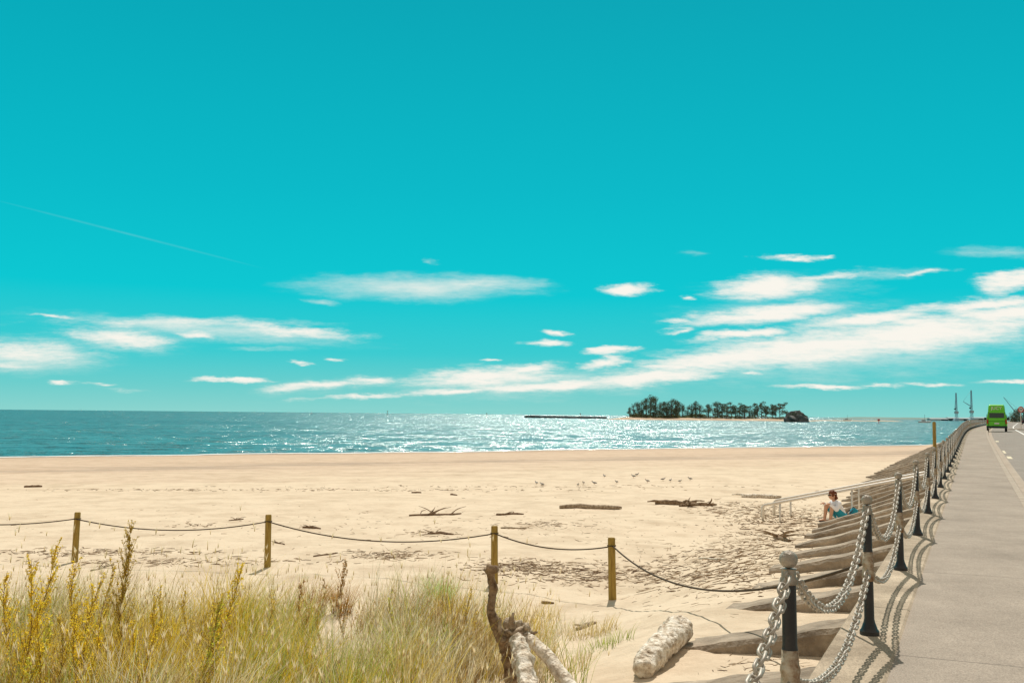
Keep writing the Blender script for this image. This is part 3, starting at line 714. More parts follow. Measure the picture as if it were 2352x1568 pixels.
# ------------------------------------------------ gulls
root0=None
glocs=[(1232,1112),(1245,1115),(1328,1117),(1340,1112),(1365,1113),(1388,1096),(1455,1097),(1463,1093),(1487,1108),(1523,1104),(1540,1106),(1585,1103),(1416,1110),(1562,1108)]
for i,(px,py) in enumerate(glocs):
    p=hit(px,py)
    if root0 is None:
        o=empty('gull',p); b=MB(); b.ell((0,0,.17),(.15,.07,.075),rot=Matrix.Rotation(R(12),3,'Y')); b.cap((-.11,0,.2),(-.16,0,.27),.045,.035); b.ell((-.175,0,.29),(.045,.035,.036)); b.cap((.1,0,.15),(.23,0,.12),.045,.012)
        remesh(b,'body',M_bird,.012,o,2)
        b=MB(); b.tube([(-.21,0,.285),(-.262,0,.272)],[.011,.003],6); b.build('beak',M_orange,o)
        for s in (-1,1):
            b=MB(); b.tube([(.0,s*.03,.12),(.01,s*.03,.01),(-.03,s*.03,.0)],.007,5); b.build('leg',M_orange,o)
            b=MB(); b.ell((.05,s*.062,.175),(.15,.016,.05),rot=Matrix.Rotation(R(12),3,'Y')); b.build('wing',mat('wing%d'%s,(.25,.24,.23),None),o)
        root0=o
    else: o=dup(root0)
    o.location=p; o.rotation_euler=(0,0,random.uniform(0,6.28)); s=random.uniform(.5,.62); o.scale=(s,s,s)
    tag(o,'small gull standing on the smooth sand near the tide line','gull','gulls on the beach')
# ------------------------------------------------ island, trees
def isl(name,px0,px1,d,dep,h,m,seed):
    a=at_y(px0,957,d).x;b_=at_y(px1,957,d).x; mb=MB(); nx_,ny_=60,10; vs=[];fs=[]
    for j in range(ny_+1):
        for i in range(nx_+1):
            u=i/nx_;v=j/ny_; e=min(1,4*u*(1-u)*2.2)*math.sin(math.pi*v)**.7
            vs.append((a+(b_-a)*u,d+dep*(v-.5),-3+(h+.45)*e*(1+.3*noise.noise(Vector((u*9,v*3,seed))))))
    for j in range(ny_):
        for i in range(nx_): k=j*(nx_+1)+i; fs.append((k,k+1,k+nx_+2,k+nx_+1))
    mb.add(vs,fs); return tag(mb.build(name,m),kind='structure')
M_isand=mat('island_sand',(.42,.30,.20),(.55,.42,.29),.05,.95)
isl('island',1380,1880,1000,90,2.1,M_isand,1)
isl('sandbar',1850,2080,1150,40,1.0,M_isand,2)
isl('far_shore',1900,2420,2600,300,5.5,mat('far_land',(.16,.24,.22),(.22,.30,.27),.02,.95),4)
def tree_mesh(seed,H,kind):
    r2=random.Random(seed); tr=MB(); cr=MB()
    lean=r2.uniform(-.08,.08)*H; tp=[Vector((lean*t*t+.2*math.sin(t*4+seed),0,H*.9*t)) for t in [k/6 for k in range(7)]]
    tr.tube(tp,[(.03 if kind=='dense' else .022)*H*(1-.75*k/6)+.05 for k in range(7)],7,.2,seed)
    lobes=[]
    if kind=='dense':
        for _ in range(17): t=r2.uniform(.16,1); lobes.append((Vector((r2.gauss(0,.17)*H*(1.25-t),r2.gauss(0,.14)*H,H*t*.93)),H*r2.uniform(.08,.16)))
    else:
        for _ in range(17): t=r2.uniform(.36,1); lobes.append((Vector((lean+r2.gauss(0,.24)*H*(1.3-t*.6),r2.gauss(0,.2)*H,H*t*.93)),H*r2.uniform(.06,.15)))
    for c,rad in lobes:
        t=min(.85,max(.3,c.z/H-.15)); s=Vector((lean*t*t,0,H*.9*t)); tr.tube([s,(s+c)/2+Vector((0,0,-.02*H)),c],[.010*H,.007*H,.004*H],5)
        fl=.6 if kind!='dense' else .85
        for _ in range(72):
            d=Vector([r2.gauss(0,1) for _ in range(3)]).normalized()*rad*r2.random()**.35*1.15; q=c+Vector((d.x,d.y,d.z*fl)); a=Vector([r2.gauss(0,1) for _ in range(3)]).normalized()*H*.024; b_=Vector([r2.gauss(0,1) for _ in range(3)]).normalized()*H*.017
            cr.add([q-a,q+b_,q+a,q-b_],[(0,1,2,3)])
    return tr.build('trunk',M_bark,mesh=True),cr.build('crown',M_leaf,smooth=False,mesh=True)
tv={('dense',k):tree_mesh(k+1,18,'dense') for k in range(4)}; tv.update({('open',k):tree_mesh(k+20,15,'open') for k in range(4)})
def tree(px,toppy,d,kind,v,label,group,wide=1):
    hz=940+22*px/2352; top=CZ+(hz-toppy)*d/F; g=-1.6; H=(top-g); base=18 if kind=='dense' else 15
    x=at_y(px,950,d).x; o=empty('tree',(x,d,g),random.uniform(0,6.28)); t,c=tv[(kind,v)]; link('trunk',t,o); link('crown',c,o); s=H/base/.97; o.scale=(s*wide,s*wide,s)
    return tag(o,label,'tree',group)
for i,(px,py) in enumerate([(1446,935),(1455,930),(1464,925),(1474,918),(1484,913),(1495,910),(1507,913),(1516,921),(1525,921),(1534,924),(1542,918),(1551,915),(1560,922),(1568,930),(1579,934),(1589,925),(1598,920),(1607,930),(1470,936),(1500,930),(1530,933),(1555,930)]):
    tree(px,py,1000+random.uniform(-15,22),'dense',i%4,'dense dark tree in the thick grove at the left half of the island','grove trees on the island',.84)
for i,(px,py) in enumerate([(1627,927),(1638,933),(1649,924),(1659,925),(1670,931),(1680,921),(1690,934),(1699,930),(1710,928),(1722,935)]):
    tree(px,py,1000+random.uniform(-12,12),'open' if i%2 else 'dense',i%4,'open crowned tree in the middle group on the island','middle trees on the island',1.12)
for i,(px,py) in enumerate([(1740,926),(1749,921),(1758,932),(1774,930),(1782,924),(1791,923)]):
    tree(px,py,998+random.uniform(-8,8),'open',(i+1)%4,'leaning tree with bare trunk at the right end of the island','right end trees on the island',1.0)
mb=MB(); r2=random.Random(2)
for _ in range(3200):
    px=r2.choice([r2.uniform(1450,1620),r2.uniform(1450,1800)]); x=at_y(px,950,1000).x; q=Vector((x,1000+r2.uniform(-14,14),-1.2+r2.uniform(0,3.4)*(1+1.3*nz(x,0,.05,3)))); a=Vector([r2.gauss(0,1) for _ in range(3)])*.5; b_=Vector([r2.gauss(0,1) for _ in range(3)])*.5
    mb.add([q-a,q+b_,q+a,q-b_],[(0,1,2,3)])
tag(mb.build('undergrowth',M_leaf2,smooth=False),'low green scrub under the island trees','scrub',kind='stuff')
root=empty('rock_islet',(at_y(1830,960,800).x,800,-2.6)); tag(root,'small shrub-topped rock islet right of the tree island','rock')
b=MB(); b.ell((0,0,1),(9,7,7.2),24,14,rough=.5,seed=3); b.ell((-4.5,1,0),(5,5,4),16,10,rough=.5,seed=5); b.ell((5,0,0),(5,5,5),16,10,rough=.4,seed=6); b.build('rock',M_rock,root,False)
b=MB()
for _ in range(700):
    d=Vector([r2.gauss(0,1) for _ in range(3)]).normalized(); d.z=abs(d.z); q=Vector((d.x*8.2,d.y*6,1+d.z*7.3))*(.9+.15*r2.random()); a=Vector([r2.gauss(0,1) for _ in range(3)])*.42; c=Vector([r2.gauss(0,1) for _ in range(3)])*.35
    b.add([q-a,q+c,q+a,q-c],[(0,1,2,3)])
b.build('shrubs',M_leaf,root,False)
b=MB(); 
for k in range(150):
    t=k/150; px=1207+185*t; x=at_y(px,955,1180).x
    b.ell((x,1180+r2.uniform(-2,2),-1.9+.9*(1-t)**.5+r2.uniform(-.2,.3)),(r2.uniform(1,1.9),1.6,r2.uniform(.9,1.5)),7,5,rough=.4,seed=k)
tag(b.build('breakwater',M_rock,smooth=False),'low dark rock breakwater running left from the island','breakwater')
def marker(px,py,d,h,lab,m=M_driftd):
    x=at_y(px,950,d).x; o=empty('channel_marker',(x,d,-2.6)); b=MB(); b.tube([(0,0,-1),(0,0,h)],[.3,.22],8); b.build('pile',m,o)
    b=MB(); b.box((0,0,h+.5),(1.3,1.3,1.2)); b.build('topmark',m,o); tag(o,lab,'marker','channel markers at sea')
marker(890,944,1500,6.5,'channel marker pile on the horizon, leftmost of the thin poles'); marker(1118,947,1300,4.5,'channel marker pile on the horizon left of the breakwater'); marker(1333,948,1170,5.0,'beacon pole standing behind the rock breakwater'); marker(2018,965,700,2.2,'small red marker in the channel right of the islet',M_red)
x=at_y(716,945,2600).x; o=empty('sailing_boat',(x,2600,-2.5)); b=MB(); b.lathe([(.3,-.5),(2.2,.6),(2.4,1.2)],10); bo=b.build('hull',M_white,o); bo.scale=(2.2,1,1); b=MB(); b.tube([(0,0,1),(0,0,9)],.25,6); b.build('mast',M_white,o); tag(o,'tiny white sailing boat on the horizon at left','boat','boats on the water')
for px,d,l in ((1945,1300,'tiny moored boat off the sandbar, left one'),(2122,900,'small moored boat near the port, right of the sandbar')):
    o=empty('moored_boat',(at_y(px,960,d).x,d,-2.5)); b=MB(); b.add([(-5,-1.2,0),(4,-1.2,0),(6.2,0,.3),(4,1.2,0),(-5,1.2,0),(-5.2,-1.5,1.3),(4.5,-1.5,1.5),(7.2,0,1.9),(4.5,1.5,1.5),(-5.2,1.5,1.3)],[(0,1,6,5),(1,2,7,6),(2,3,8,7),(3,4,9,8),(4,0,5,9),(5,6,7,8,9)]); b.build('hull',M_white,o,False); b=MB(); b.box((-.5,0,2.1),(3.6,2,1.3),taper=.85); b.build('cabin',M_roof,o,False); b=MB(); b.tube([(.8,0,2),(.8,0,7.5)],.12,6); b.build('mast',M_navy,o); tag(o,l,'boat','boats on the water')
def crane(px,toppy,d,kind,label,jpx,jpy):
    hz=940+22*px/2352; H=CZ+(hz-toppy)*d/F+2; x=at_y(px,955,d).x; o=empty('harbour_crane',(x,d,-2)); w=1.1; b=MB()
    for sx_ in (-1,1):
        for sy_ in (-1,1): b.tube([(sx_*w*1.6,sy_*w*1.6,0),(sx_*w,sy_*w,H*.35),(sx_*w*.5,sy_*w*.5,H)],.3,5)
    n=12
    for k in range(n):
        z0=H*k/n;z1=H*(k+1)/n
        for sy_ in (-1,1): b.tube([(-w*(1.1-.6*k/n),sy_*w*(1.1-.6*k/n),z0),(w*(1.1-.6*(k+1)/n),sy_*w*(1.1-.6*(k+1)/n),z1)],.2,4)
    b.build('tower',M_crane,o,False)
    b=MB(); b.box((0,0,H*.3),(4.5,5,3.6)); b.build('machine_house',M_shed,o,False); b=MB(); b.box((-3,-2,H*.42),(2.0,2.2,2.2)); b.build('cab',M_glass,o,False)
    b=MB(); b.box((0,0,2.2),(9,8,2.8),taper=.7); b.build('base',M_crane,o,False)
    jx=(jpx-px)*d/F; jz=CZ+(hz-jpy)*d/F+2; b=MB(); a=Vector((0,0,H*.45)); e=Vector((jx,0,jz))
    off=Vector((0,0,1.6)); b.tube([a,e],.3,5); b.tube([a+off,e],.3,5)
    for k in range(10): b.tube([a.lerp(e,k/10),(a+off).lerp(e,(k+.5)/10)],.18,4)
    b.build('boom',M_crane,o,False); b=MB(); b.tube([(0,0,H),e],.14,4); b.build('stay_cable',M_crane,o); tag(o,label,'crane','harbour cranes')
crane(2197,902,1500,'a','leftmost harbour crane with tall thin tower at the port',2193,935); crane(2232,896,1480,'b','tallest harbour crane with boom slanting to the left',2213,922); crane(2338,938,1450,'c','harbour crane right of the green van with long boom reaching up left',2306,912)
for i,(px,w,h,l) in enumerate(((2165,44,2.6,'long low port shed left of the cranes'),(2186,16,4,'small pale port shed at the foot of the leftmost crane'),(2212,20,3.6,'pale port shed between the two tall cranes'),(2248,28,4.6,'pale port shed right of the tallest crane'))):
    o=empty('port_shed',(at_y(px,955,1560).x,1560,-2)); b=MB(); b.box((0,0,h/2),(w,14,h)); b.build('wall',M_shed,o,False); b=MB(); b.add([(-w/2-.5,-7.5,h),(w/2+.5,-7.5,h),(w/2+.5,7.5,h),(-w/2-.5,7.5,h),(-w/2-.5,0,h+1.5),(w/2+.5,0,h+1.5)],[(0,1,5,4),(2,3,4,5),(0,4,3),(1,2,5),(3,2,1,0)]); b.build('roof',M_roof,o,False)
    b=MB(); b.box((0,-7.05,h*.4),(w*.25,.1,h*.7)); b.build('door',M_navy,o,False); tag(o,l,'shed','port sheds')
for i,(px,py,d) in enumerate(((2330,947,420),(2341,942,430),(2352,940,410),(2322,952,440))):
    tree(px,py,d,'dense',i,['small round tree left in the cluster by the road at the right edge','middle tree of the cluster behind the round sign','dark tree cut by the right edge of the view','low bush-like tree left of the cluster at the right edge'][i],'roadside trees at the right edge',1.3)
# ------------------------------------------------ van
vy=100.0; tg,rg=fr(vy); vx=at_y(2290,988,vy).x; vz=pz(vy)-.12
root=empty('campervan',(vx,vy,vz),math.atan2(-tg.x,tg.y)); root.scale=(1.04,1,1.1); tag(root,'bright green high-roofed campervan parked by the kerb, seen from behind','van')
def loft(secs,name,m,parent):
    b=MB(); n=len(secs[0][1]); vs=[];fs=[]
    for yy,pr in secs:
        for x_,z_ in pr: vs.append((x_,yy,z_))
    for i in range(len(secs)-1):
        for j in range(n): a=i*n+j;c=i*n+(j+1)%n; fs.append((a,c,c+n,a+n))
    fs.append(tuple(range(n-1,-1,-1))); fs.append(tuple(range((len(secs)-1)*n,len(secs)*n))); b.add(vs,fs); o=b.build(name,m,parent,False); 
    md=o.modifiers.new('b','BEVEL'); md.width=.04; md.segments=2; md.limit_method='ANGLE'; md.angle_limit=R(25); return o
def prf(h,w=.90,zb=.34): return [(-w,zb),(w,zb),(w+.02,.9),(w-.06,1.5),(w-.16,h),(-w+.16,h),(-w+.06,1.5),(-w-.02,.9)]
loft([(0,prf(1.92)),(.25,prf(1.98)),(3.0,prf(1.98)),(3.7,[(-.9,.34),(.9,.34),(.9,.9),(.86,1.15),(.84,1.3),(-.84,1.3),(-.86,1.15),(-.9,.9)]),(4.6,[(-.85,.36),(.85,.36),(.85,.7),(.82,.85),(.8,.95),(-.8,.95),(-.82,.85),(-.85,.7)])],'body',M_green,root)
roof=loft([(.05,[(-.74,1.93),(.74,1.93),(.70,2.3),(.6,2.44),(-.6,2.44),(-.70,2.3)]),(.3,[(-.76,1.95),(.76,1.95),(.72,2.38),(.62,2.52),(-.62,2.52),(-.72,2.38)]),(2.6,[(-.76,1.95),(.76,1.95),(.72,2.35),(.62,2.48),(-.62,2.48),(-.72,2.35)]),(3.3,[(-.7,1.95),(.7,1.95),(.66,2.0),(.6,2.03),(-.6,2.03),(-.66,2.0)])],'high_roof',M_green,root)
cu=bpy.data.curves.new('lettering','FONT'); cu.body='JUCY'; cu.size=.42; cu.align_x='CENTER'; cu.extrude=.004; lt=bpy.data.objects.new('lettering_src',cu); C.objects.link(lt)
dg=bpy.context.evaluated_depsgraph_get(); dg.update(); lme=bpy.data.meshes.new_from_object(lt.evaluated_get(dg)); bpy.data.objects.remove(lt)
lme.materials.clear(); lme.materials.append(M_white); lt=link('lettering',lme,roof); lt.location=(0,.035,2.05); lt.rotation_euler=(R(90),0,0)
b=MB(); b.box((0,-.012,1.52),(1.3,.03,.46)); b.build('rear_window',M_glass,root,False)
b=MB(); b.box((0,-.01,.98),(1.45,.02,.03)); b.box((-.74,-.01,1.2),(.02,.02,1.3)); b.box((.74,-.01,1.2),(.02,.02,1.3)); b.build('tailgate_seam',M_rubber,root,False)
b=MB(); b.box((0,-.08,.45),(1.84,.18,.18)); b.build('rear_bumper',M_navy,root,False)
b=MB(); b.box((0,-.035,.78),(.42,.03,.13)); b.build('number_plate',M_white,root,False)
for s in (-1,1):
    b=MB(); b.box((s*.82,-.02,.95),(.12,.05,.42)); b.build('tail_light',M_red,root,False)
    b=MB(); b.box((s*1.02,3.1,1.2),(.2,.1,.24)); b.build('wing_mirror',M_rubber,root,False)
    b=MB(); b.box((s*.885,1.7,1.42),(.03,2.0,.42)); b.build('side_window',M_glass,root,False)
    for yy in (.75,3.75):
        b=MB(); b.tube([(s*.72,yy,.33),(s*.90,yy,.33)],.33,20); w=b.build('wheel',M_rubber,root); sharp(w); b=MB(); b.tube([(s*.905,yy,.33),(s*.915,yy,.33)],.19,16); b.build('rim',M_steel,w)
def car(d,lab,m,o_off):
    p=wall_pt(d,o_off,-.12); t,r=fr(d); o=empty('parked_car',p,math.atan2(-t.x,t.y)); 
    def cp(h,w=.86): return [(-w,.3),(w,.3),(w,.75),(w-.1,h-.25),(w-.22,h),(-w+.22,h),(-w+.1,h-.25),(-w,.75)]
    loft([(0,cp(.98)),(.5,cp(1.4)),(2.4,cp(1.42)),(3.1,cp(1.0)),(4.2,cp(.86))],'body',m,o); b=MB(); b.box((0,.2,1.15),(1.2,.35,.3)); b.build('rear_window',M_glass,o,False)
    for s in (-1,1):
        b=MB(); b.box((s*.7,-.02,.8),(.22,.05,.14)); b.build('tail_light',M_red,o,False)
        for yy in (.8,3.4):
            b=MB(); b.tube([(s*.68,yy,.3),(s*.87,yy,.3)],.3,16); b.build('wheel',M_rubber,o)
    tag(o,lab,'car','parked cars down the road')
car(235,'distant dark car on the far road right of the van',M_navy,6.6)
sp=at_y(2345,970,118); o=empty('road_sign',(sp.x,sp.y,pz(118)-.12)); zc=CZ+(962-940)*118/F-o.location.z
b=MB(); b.tube([(0,0,0),(0,0,zc+.3)],.04,8); b.build('pole',M_steel,o)
b=MB(); b.tube([(0,-.05,zc),(0,-.07,zc)],.36,28); sharp(b.build('sign_face',M_white,o)); b=MB(); b.tube([(.31*math.cos(a),-.085,zc+.31*math.sin(a)) for a in [2*math.pi*k/28 for k in range(28)]],.05,6,closed=True); b.build('red_ring',M_red,o)
b=MB(); b.box((0,-.08,zc),(.34,.015,.1)); b.build('sign_symbol',M_navy,o,False)
tag(o,'round white road sign with red ring on a pole at the right edge','sign')
b=MB(); b.lathe([(.9,-.1),(.9,.13),(.84,.15)],24); ti=b.build('traffic_island',M_kerb); ti.location=(sp.x,sp.y,pz(118)-.1); ti.scale=(1,3,1); tag(ti,kind='structure')
q=wall_pt(28.5,-.30); zt=CZ-(968-960)*q.y/F
b=MB(); b.lathe([(.052,-.6),(.05,zt*.5),(.048,zt-.03),(.036,zt)],12); o=sharp(b.build('timber_pole',M_timber)); o.location=(q.x,q.y,0); tag(o,'tall yellowish timber pole rising behind the chain fence','pole')
def walker(y,off,m1,m2,lab,ph):
    p=wall_pt(y,off,.0); t,r=fr(y); o=empty('person',p,math.atan2(-t.x,t.y)); b=MB()
    b.cap((0,0,.95),(0,0,1.35),.13,.14); b.cap((-.14,0,1.4),(.14,0,1.4),.07,.07); b.cap((0,0,1.45),(0,0,1.55),.055,.05); b.ell((0,.01,1.64),(.08,.09,.115)); b.cap((0,.1,1.63),(0,.11,1.62),.012,.012)
    for s in (-1,1):
        f=.16*s*ph
        b.cap((s*.09,0,.93),(s*.1,f+.03,.5),.085,.06); b.cap((s*.1,f+.03,.5),(s*.1,f*1.7,.09),.055,.038); b.cap((s*.1,f*1.7,.05),(s*.11,f*1.7+.15,.035),.04,.03)
        b.cap((s*.2,0,1.38),(s*.23,-f*.7,1.1),.048,.038); b.cap((s*.23,-f*.7,1.1),(s*.22,-f*1.3+.05,.84),.036,.026); b.cap((s*.22,-f*1.3+.05,.82),(s*.22,-f*1.3+.07,.76),.03,.024)
        for k in range(4): b.cap((s*.22,-f*1.3+.045+.017*k,.74),(s*.215,-f*1.3+.055+.017*k,.68),.009,.008)
        b.cap((s*.215,-f*1.3+.1,.79),(s*.21,-f*1.3+.12,.75),.011,.009)
    remesh(b,'body',M_skin,.012,o,1)
    b=MB(); b.cap((0,0,.93),(0,0,1.35),.15,.155); b.cap((-.15,0,1.39),(.15,0,1.39),.085,.085)
    for s in (-1,1): b.cap((s*.2,0,1.38),(s*.23,-.16*s*ph*.7,1.12),.065,.055)
    remesh(b,'shirt',m1,.02,o,1); b=MB(); b.cap((-.05,0,.93),(.05,0,.93),.13,.13)
    for s in (-1,1): b.cap((s*.09,0,.92),(s*.1,.16*s*ph+.03,.5),.105,.08); b.cap((s*.1,.16*s*ph+.03,.5),(s*.1,.16*s*ph*1.7,.14),.078,.06)
    remesh(b,'trousers',m2,.02,o,1); b=MB(); b.ell((0,-.02,1.68),(.09,.095,.1)); b.build('hair',M_driftd,o); tag(o,lab,'person','people on the far footpath')
walker(176,.75,M_navy,M_navy,'distant person in dark clothes on the footpath left of the green van',1); walker(188,.4,mat('red_cloth',(.3,.06,.05),None),M_navy,'farther distant person in a reddish top on the footpath',-1)
# ------------------------------------------------ light & sky
SUN_AZ=R(7.0); SUN_EL=R(52)
sd=Vector((math.sin(SUN_AZ)*math.cos(SUN_EL),math.cos(SUN_AZ)*math.cos(SUN_EL),math.sin(SUN_EL)))
sl=bpy.data.lights.new('sun','SUN'); sl.energy=4.2; sl.angle=R(.5); sl.color=(1,.94,.85); so=bpy.data.objects.new('sun',sl); C.objects.link(so); so.rotation_euler=(-sd).to_track_quat('-Z','Y').to_euler()
w=bpy.data.worlds.new('World'); sc.world=w; w.use_nodes=True; nt=w.node_tree; N=nt.nodes; L=nt.links; bg=N['Background']; bg.inputs[1].default_value=.1
try: w.cycles.sampling_method='MANUAL'; w.cycles.sample_map_resolution=256
except Exception: pass
sk=N.new('ShaderNodeTexSky'); sk.sky_type='NISHITA'; sk.sun_disc=False; sk.sun_elevation=SUN_EL; sk.sun_rotation=SUN_AZ
tc=N.new('ShaderNodeTexCoord'); se=N.new('ShaderNodeSeparateXYZ'); L.new(tc.outputs['Generated'],se.inputs[0])
def math_(op,a,b=None,c=None,clamp=False):
    m=N.new('ShaderNodeMath'); m.operation=op; m.use_clamp=clamp
    for i,v in enumerate((a,b,c)):
        if v is None: continue
        if isinstance(v,(int,float)): m.inputs[i].default_value=v
        else: L.new(v,m.inputs[i])
    return m.outputs[0]
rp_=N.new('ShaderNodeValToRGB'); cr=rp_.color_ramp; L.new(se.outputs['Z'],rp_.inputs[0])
stops=[(0,(.26,.66,.62)),(.025,(.15,.62,.61)),(.06,(.04,.60,.635)),(.12,(0,.575,.645)),(.22,(0,.49,.58)),(.42,(0,.37,.46)),(.50,(.03,.34,.40)),(.66,(.36,.33,.29)),(1,(.42,.36,.30))]  # highest stops, out of view, made neutral so shadow fill is not teal
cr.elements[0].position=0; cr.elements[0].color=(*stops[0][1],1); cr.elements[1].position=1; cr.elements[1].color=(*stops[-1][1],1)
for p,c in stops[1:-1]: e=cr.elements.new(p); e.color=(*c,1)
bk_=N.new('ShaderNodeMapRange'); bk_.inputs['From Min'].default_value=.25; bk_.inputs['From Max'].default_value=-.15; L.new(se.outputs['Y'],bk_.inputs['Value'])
mb_=N.new('ShaderNodeMix'); mb_.data_type='RGBA'; mb_.inputs[7].default_value=(.50,.46,.40,1); L.new(bk_.outputs[0],mb_.inputs[0]); L.new(rp_.outputs[0],mb_.inputs[6])  # invented warm sky behind the camera, added to lift camera-facing shadows
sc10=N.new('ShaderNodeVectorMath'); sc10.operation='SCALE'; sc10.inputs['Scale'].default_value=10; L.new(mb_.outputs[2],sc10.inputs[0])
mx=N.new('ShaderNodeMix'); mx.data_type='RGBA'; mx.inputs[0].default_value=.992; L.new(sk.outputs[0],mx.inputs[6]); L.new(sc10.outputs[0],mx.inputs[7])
yc=math_('MAXIMUM',se.outputs['Y'],.05); u=math_('DIVIDE',se.outputs['X'],yc); v=math_('DIVIDE',se.outputs['Z'],yc)
cb=N.new('ShaderNodeCombineXYZ'); L.new(u,cb.inputs[0]); L.new(v,cb.inputs[1])
def nzn(scale,st,detail,rough=.6,rot=0):
    mp=N.new('ShaderNodeMapping'); mp.inputs['Scale'].default_value=st; mp.inputs['Rotation'].default_value=(0,0,rot); L.new(cb.outputs[0],mp.inputs['Vector'])
    n=N.new('ShaderNodeTexNoise'); n.inputs['Scale'].default_value=scale; n.inputs['Detail'].default_value=detail; n.inputs['Roughness'].default_value=rough; L.new(mp.outputs[0],n.inputs['Vector']); return n
nd=nzn(14,(1,3.5,1),5,.65,R(-8))
sv=N.new('ShaderNodeVectorMath'); sv.operation='SUBTRACT'; sv.inputs[1].default_value=(.5,.5,.5); L.new(nd.outputs['Color'],sv.inputs[0])
mv=N.new('ShaderNodeVectorMath'); mv.operation='MULTIPLY'; mv.inputs[1].default_value=(.08,.019,0); L.new(sv.outputs[0],mv.inputs[0])
av=N.new('ShaderNodeVectorMath'); av.operation='ADD'; L.new(cb.outputs[0],av.inputs[0]); L.new(mv.outputs[0],av.inputs[1]); warped=av.outputs[0]
rots={}
def rotated(src,key,an):
    k=(key,an)
    if k not in rots:
        mp=N.new('ShaderNodeMapping'); mp.inputs['Rotation'].default_value=(0,0,R(-an)); L.new(src,mp.inputs['Vector']); rots[k]=mp.outputs[0]
    return rots[k]
ANG=[-13.8,-4,0,3,6,14]
def blobs(lst,src,key):
    cur=None
    for px,py,rx,ry,an,amp in lst:
        an=min(ANG,key=lambda q:abs(q-an)); rx*=1.2; ry*=1.18
        r=ray(px,py); cu,cv=r.x/r.y,r.z/r.y; a=R(-an); ru=cu*math.cos(a)-cv*math.sin(a); rv=cu*math.sin(a)+cv*math.cos(a)
        sx_,sy_=F/rx,F/ry
        m=N.new('ShaderNodeVectorMath'); m.operation='MULTIPLY_ADD'; L.new(rotated(src,key,an),m.inputs[0]); m.inputs[1].default_value=(sx_,sy_,0); m.inputs[2].default_value=(-ru*sx_,-rv*sy_,0)
        ln=N.new('ShaderNodeVectorMath'); ln.operation='LENGTH'; L.new(m.outputs[0],ln.inputs[0])
        o=math_('MULTIPLY_ADD',ln.outputs['Value'],-amp,amp)
        cur=o if cur is None else math_('MAXIMUM',cur,o)
    return cur
thick=[(2110,765,290,44,7,1),(2330,715,160,30,6,1),(1850,800,330,36,5,1),(1640,828,220,24,7,1),(1480,868,220,18,7,1),(1250,888,230,13,3,.95),(1110,866,190,23,4,.9),(1210,846,90,14,5,.85),(1050,900,130,8,2,.8),(1760,722,185,20,5,1.05),(1990,735,170,18,6,.9),(2270,696,190,16,6,1),(2330,640,85,26,16,1.1),(1770,660,125,28,2,1.15),(1890,636,90,9,6,.8),(1440,662,60,13,3,1.15),(1820,592,80,7,0,.85),(1900,592,25,4,0,.6),
(750,884,130,12,2,.85),(850,872,60,9,0,.75),(545,871,80,7,0,1),(1280,763,36,7,0,.95),(1262,787,60,8,4,.9),(1405,803,48,9,2,.95),(1392,830,50,14,12,.8),(1570,736,40,7,0,.7),(1700,768,120,11,7,.95),(1560,756,50,5,3,.6),(60,808,150,28,-1,.6),(280,776,110,20,-3,.85),(20,840,60,10,0,.45),(670,760,150,13,-4,.75),(400,742,240,12,-1,.45),(445,768,38,6,-4,.6),(1900,890,120,6,0,.85),(2165,880,70,6,0,.75),(2325,873,60,6,0,.75),(2030,885,40,4,0,.6),(135,878,32,5,0,.7),(232,883,30,4,0,.5),(760,819,25,4,0,.7),(697,831,20,4,0,.6),(1125,825,30,4,0,.7),(1563,682,22,5,0,.7),(1715,857,25,5,0,.6),(2130,627,75,5,3,.55),(100,728,60,5,-4,.55),(830,911,140,5,2,.6)]
thin=[(960,660,300,36,0,1.1),(1080,655,190,26,0,1.05),(740,694,45,10,-4,.6),(450,756,430,28,-2,.85),(60,820,220,50,0,.8),(280,780,200,34,-3,.6),(2280,578,130,16,0,.6),(2020,630,180,16,3,.55),(600,800,120,8,0,.55),(1600,580,50,8,0,.35),(2000,800,520,90,6,.75),(1250,885,420,38,3,.7),(1000,600,25,6,0,.5),(300,893,100,5,0,.5),(1820,665,230,44,3,.5),(1800,715,300,36,3,.6),(750,885,240,24,3,.5)]
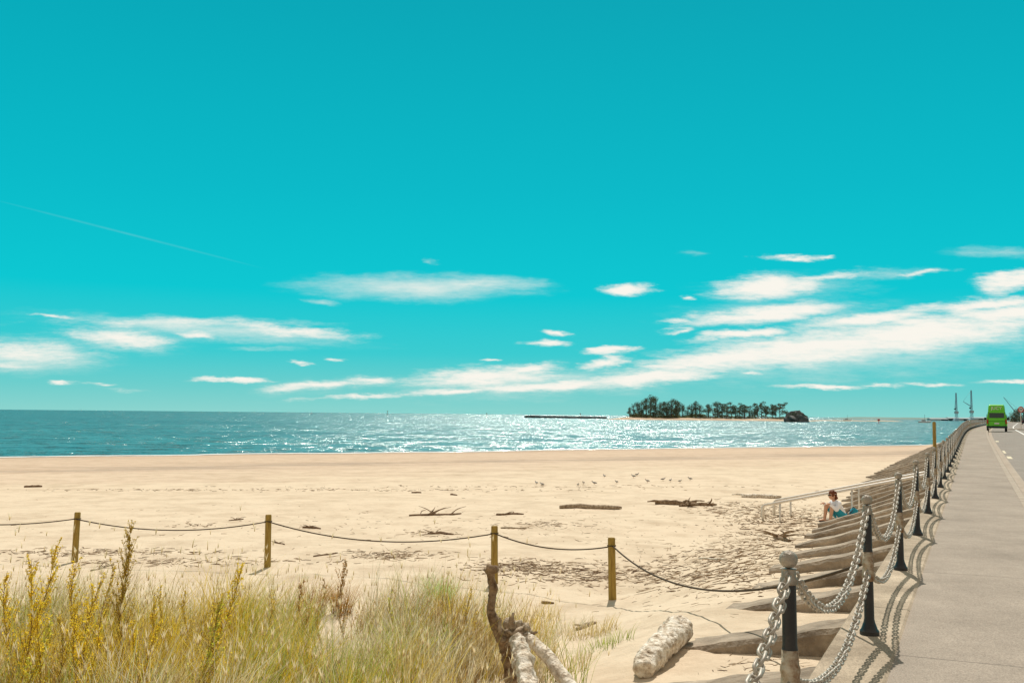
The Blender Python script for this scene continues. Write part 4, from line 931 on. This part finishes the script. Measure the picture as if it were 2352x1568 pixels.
n1=nzn(20,(1,6.0,1),10,.76,R(-7)); n1c=math_('SUBTRACT',n1.outputs['Fac'],.5)
tb=blobs(thick,warped,'w'); tD=math_('ADD',math_('MULTIPLY',tb,1.4),math_('MULTIPLY',n1c,2.6))
mr=N.new('ShaderNodeMapRange'); mr.interpolation_type='SMOOTHSTEP'; mr.inputs['From Min'].default_value=-.25; mr.inputs['From Max'].default_value=1.15; L.new(tD,mr.inputs['Value'])
tm=N.new('ShaderNodeMapRange'); tm.inputs['From Min'].default_value=-.4; tm.inputs['From Max'].default_value=.25; L.new(tb,tm.inputs['Value'])
talpha=math_('MULTIPLY',mr.outputs[0],tm.outputs[0])
hb=blobs(thin,warped,'w'); n2=nzn(14,(1,6,1),10,.76,R(-5)); hD=math_('ADD',hb,math_('MULTIPLY',math_('SUBTRACT',n2.outputs['Fac'],.5),1.2))
m2=N.new('ShaderNodeMapRange'); m2.interpolation_type='SMOOTHSTEP'; m2.inputs['From Min'].default_value=.0; m2.inputs['From Max'].default_value=1.4; m2.inputs['To Max'].default_value=.85; L.new(hD,m2.inputs['Value'])
hm=N.new('ShaderNodeMapRange'); hm.inputs['From Min'].default_value=0; hm.inputs['From Max'].default_value=.25; L.new(hb,hm.inputs['Value'])
ct=blobs([(290,536,290,2.8,-13.8,.085)],cb.outputs[0],'c'); ct2=math_('MULTIPLY',math_('MAXIMUM',ct,0.0),math_('MULTIPLY',n1.outputs['Fac'],1.2))
th_=math_('MULTIPLY',m2.outputs[0],hm.outputs[0])
# screen-combine the two cloud layers
al=math_('SUBTRACT',1.0,math_('MULTIPLY',math_('SUBTRACT',1.0,talpha),math_('SUBTRACT',1.0,th_))); al=math_('ADD',al,ct2)
front=math_('GREATER_THAN',se.outputs['Y'],.06); al=math_('MULTIPLY',al,front,clamp=True)
al=math_('MULTIPLY',al,.96)
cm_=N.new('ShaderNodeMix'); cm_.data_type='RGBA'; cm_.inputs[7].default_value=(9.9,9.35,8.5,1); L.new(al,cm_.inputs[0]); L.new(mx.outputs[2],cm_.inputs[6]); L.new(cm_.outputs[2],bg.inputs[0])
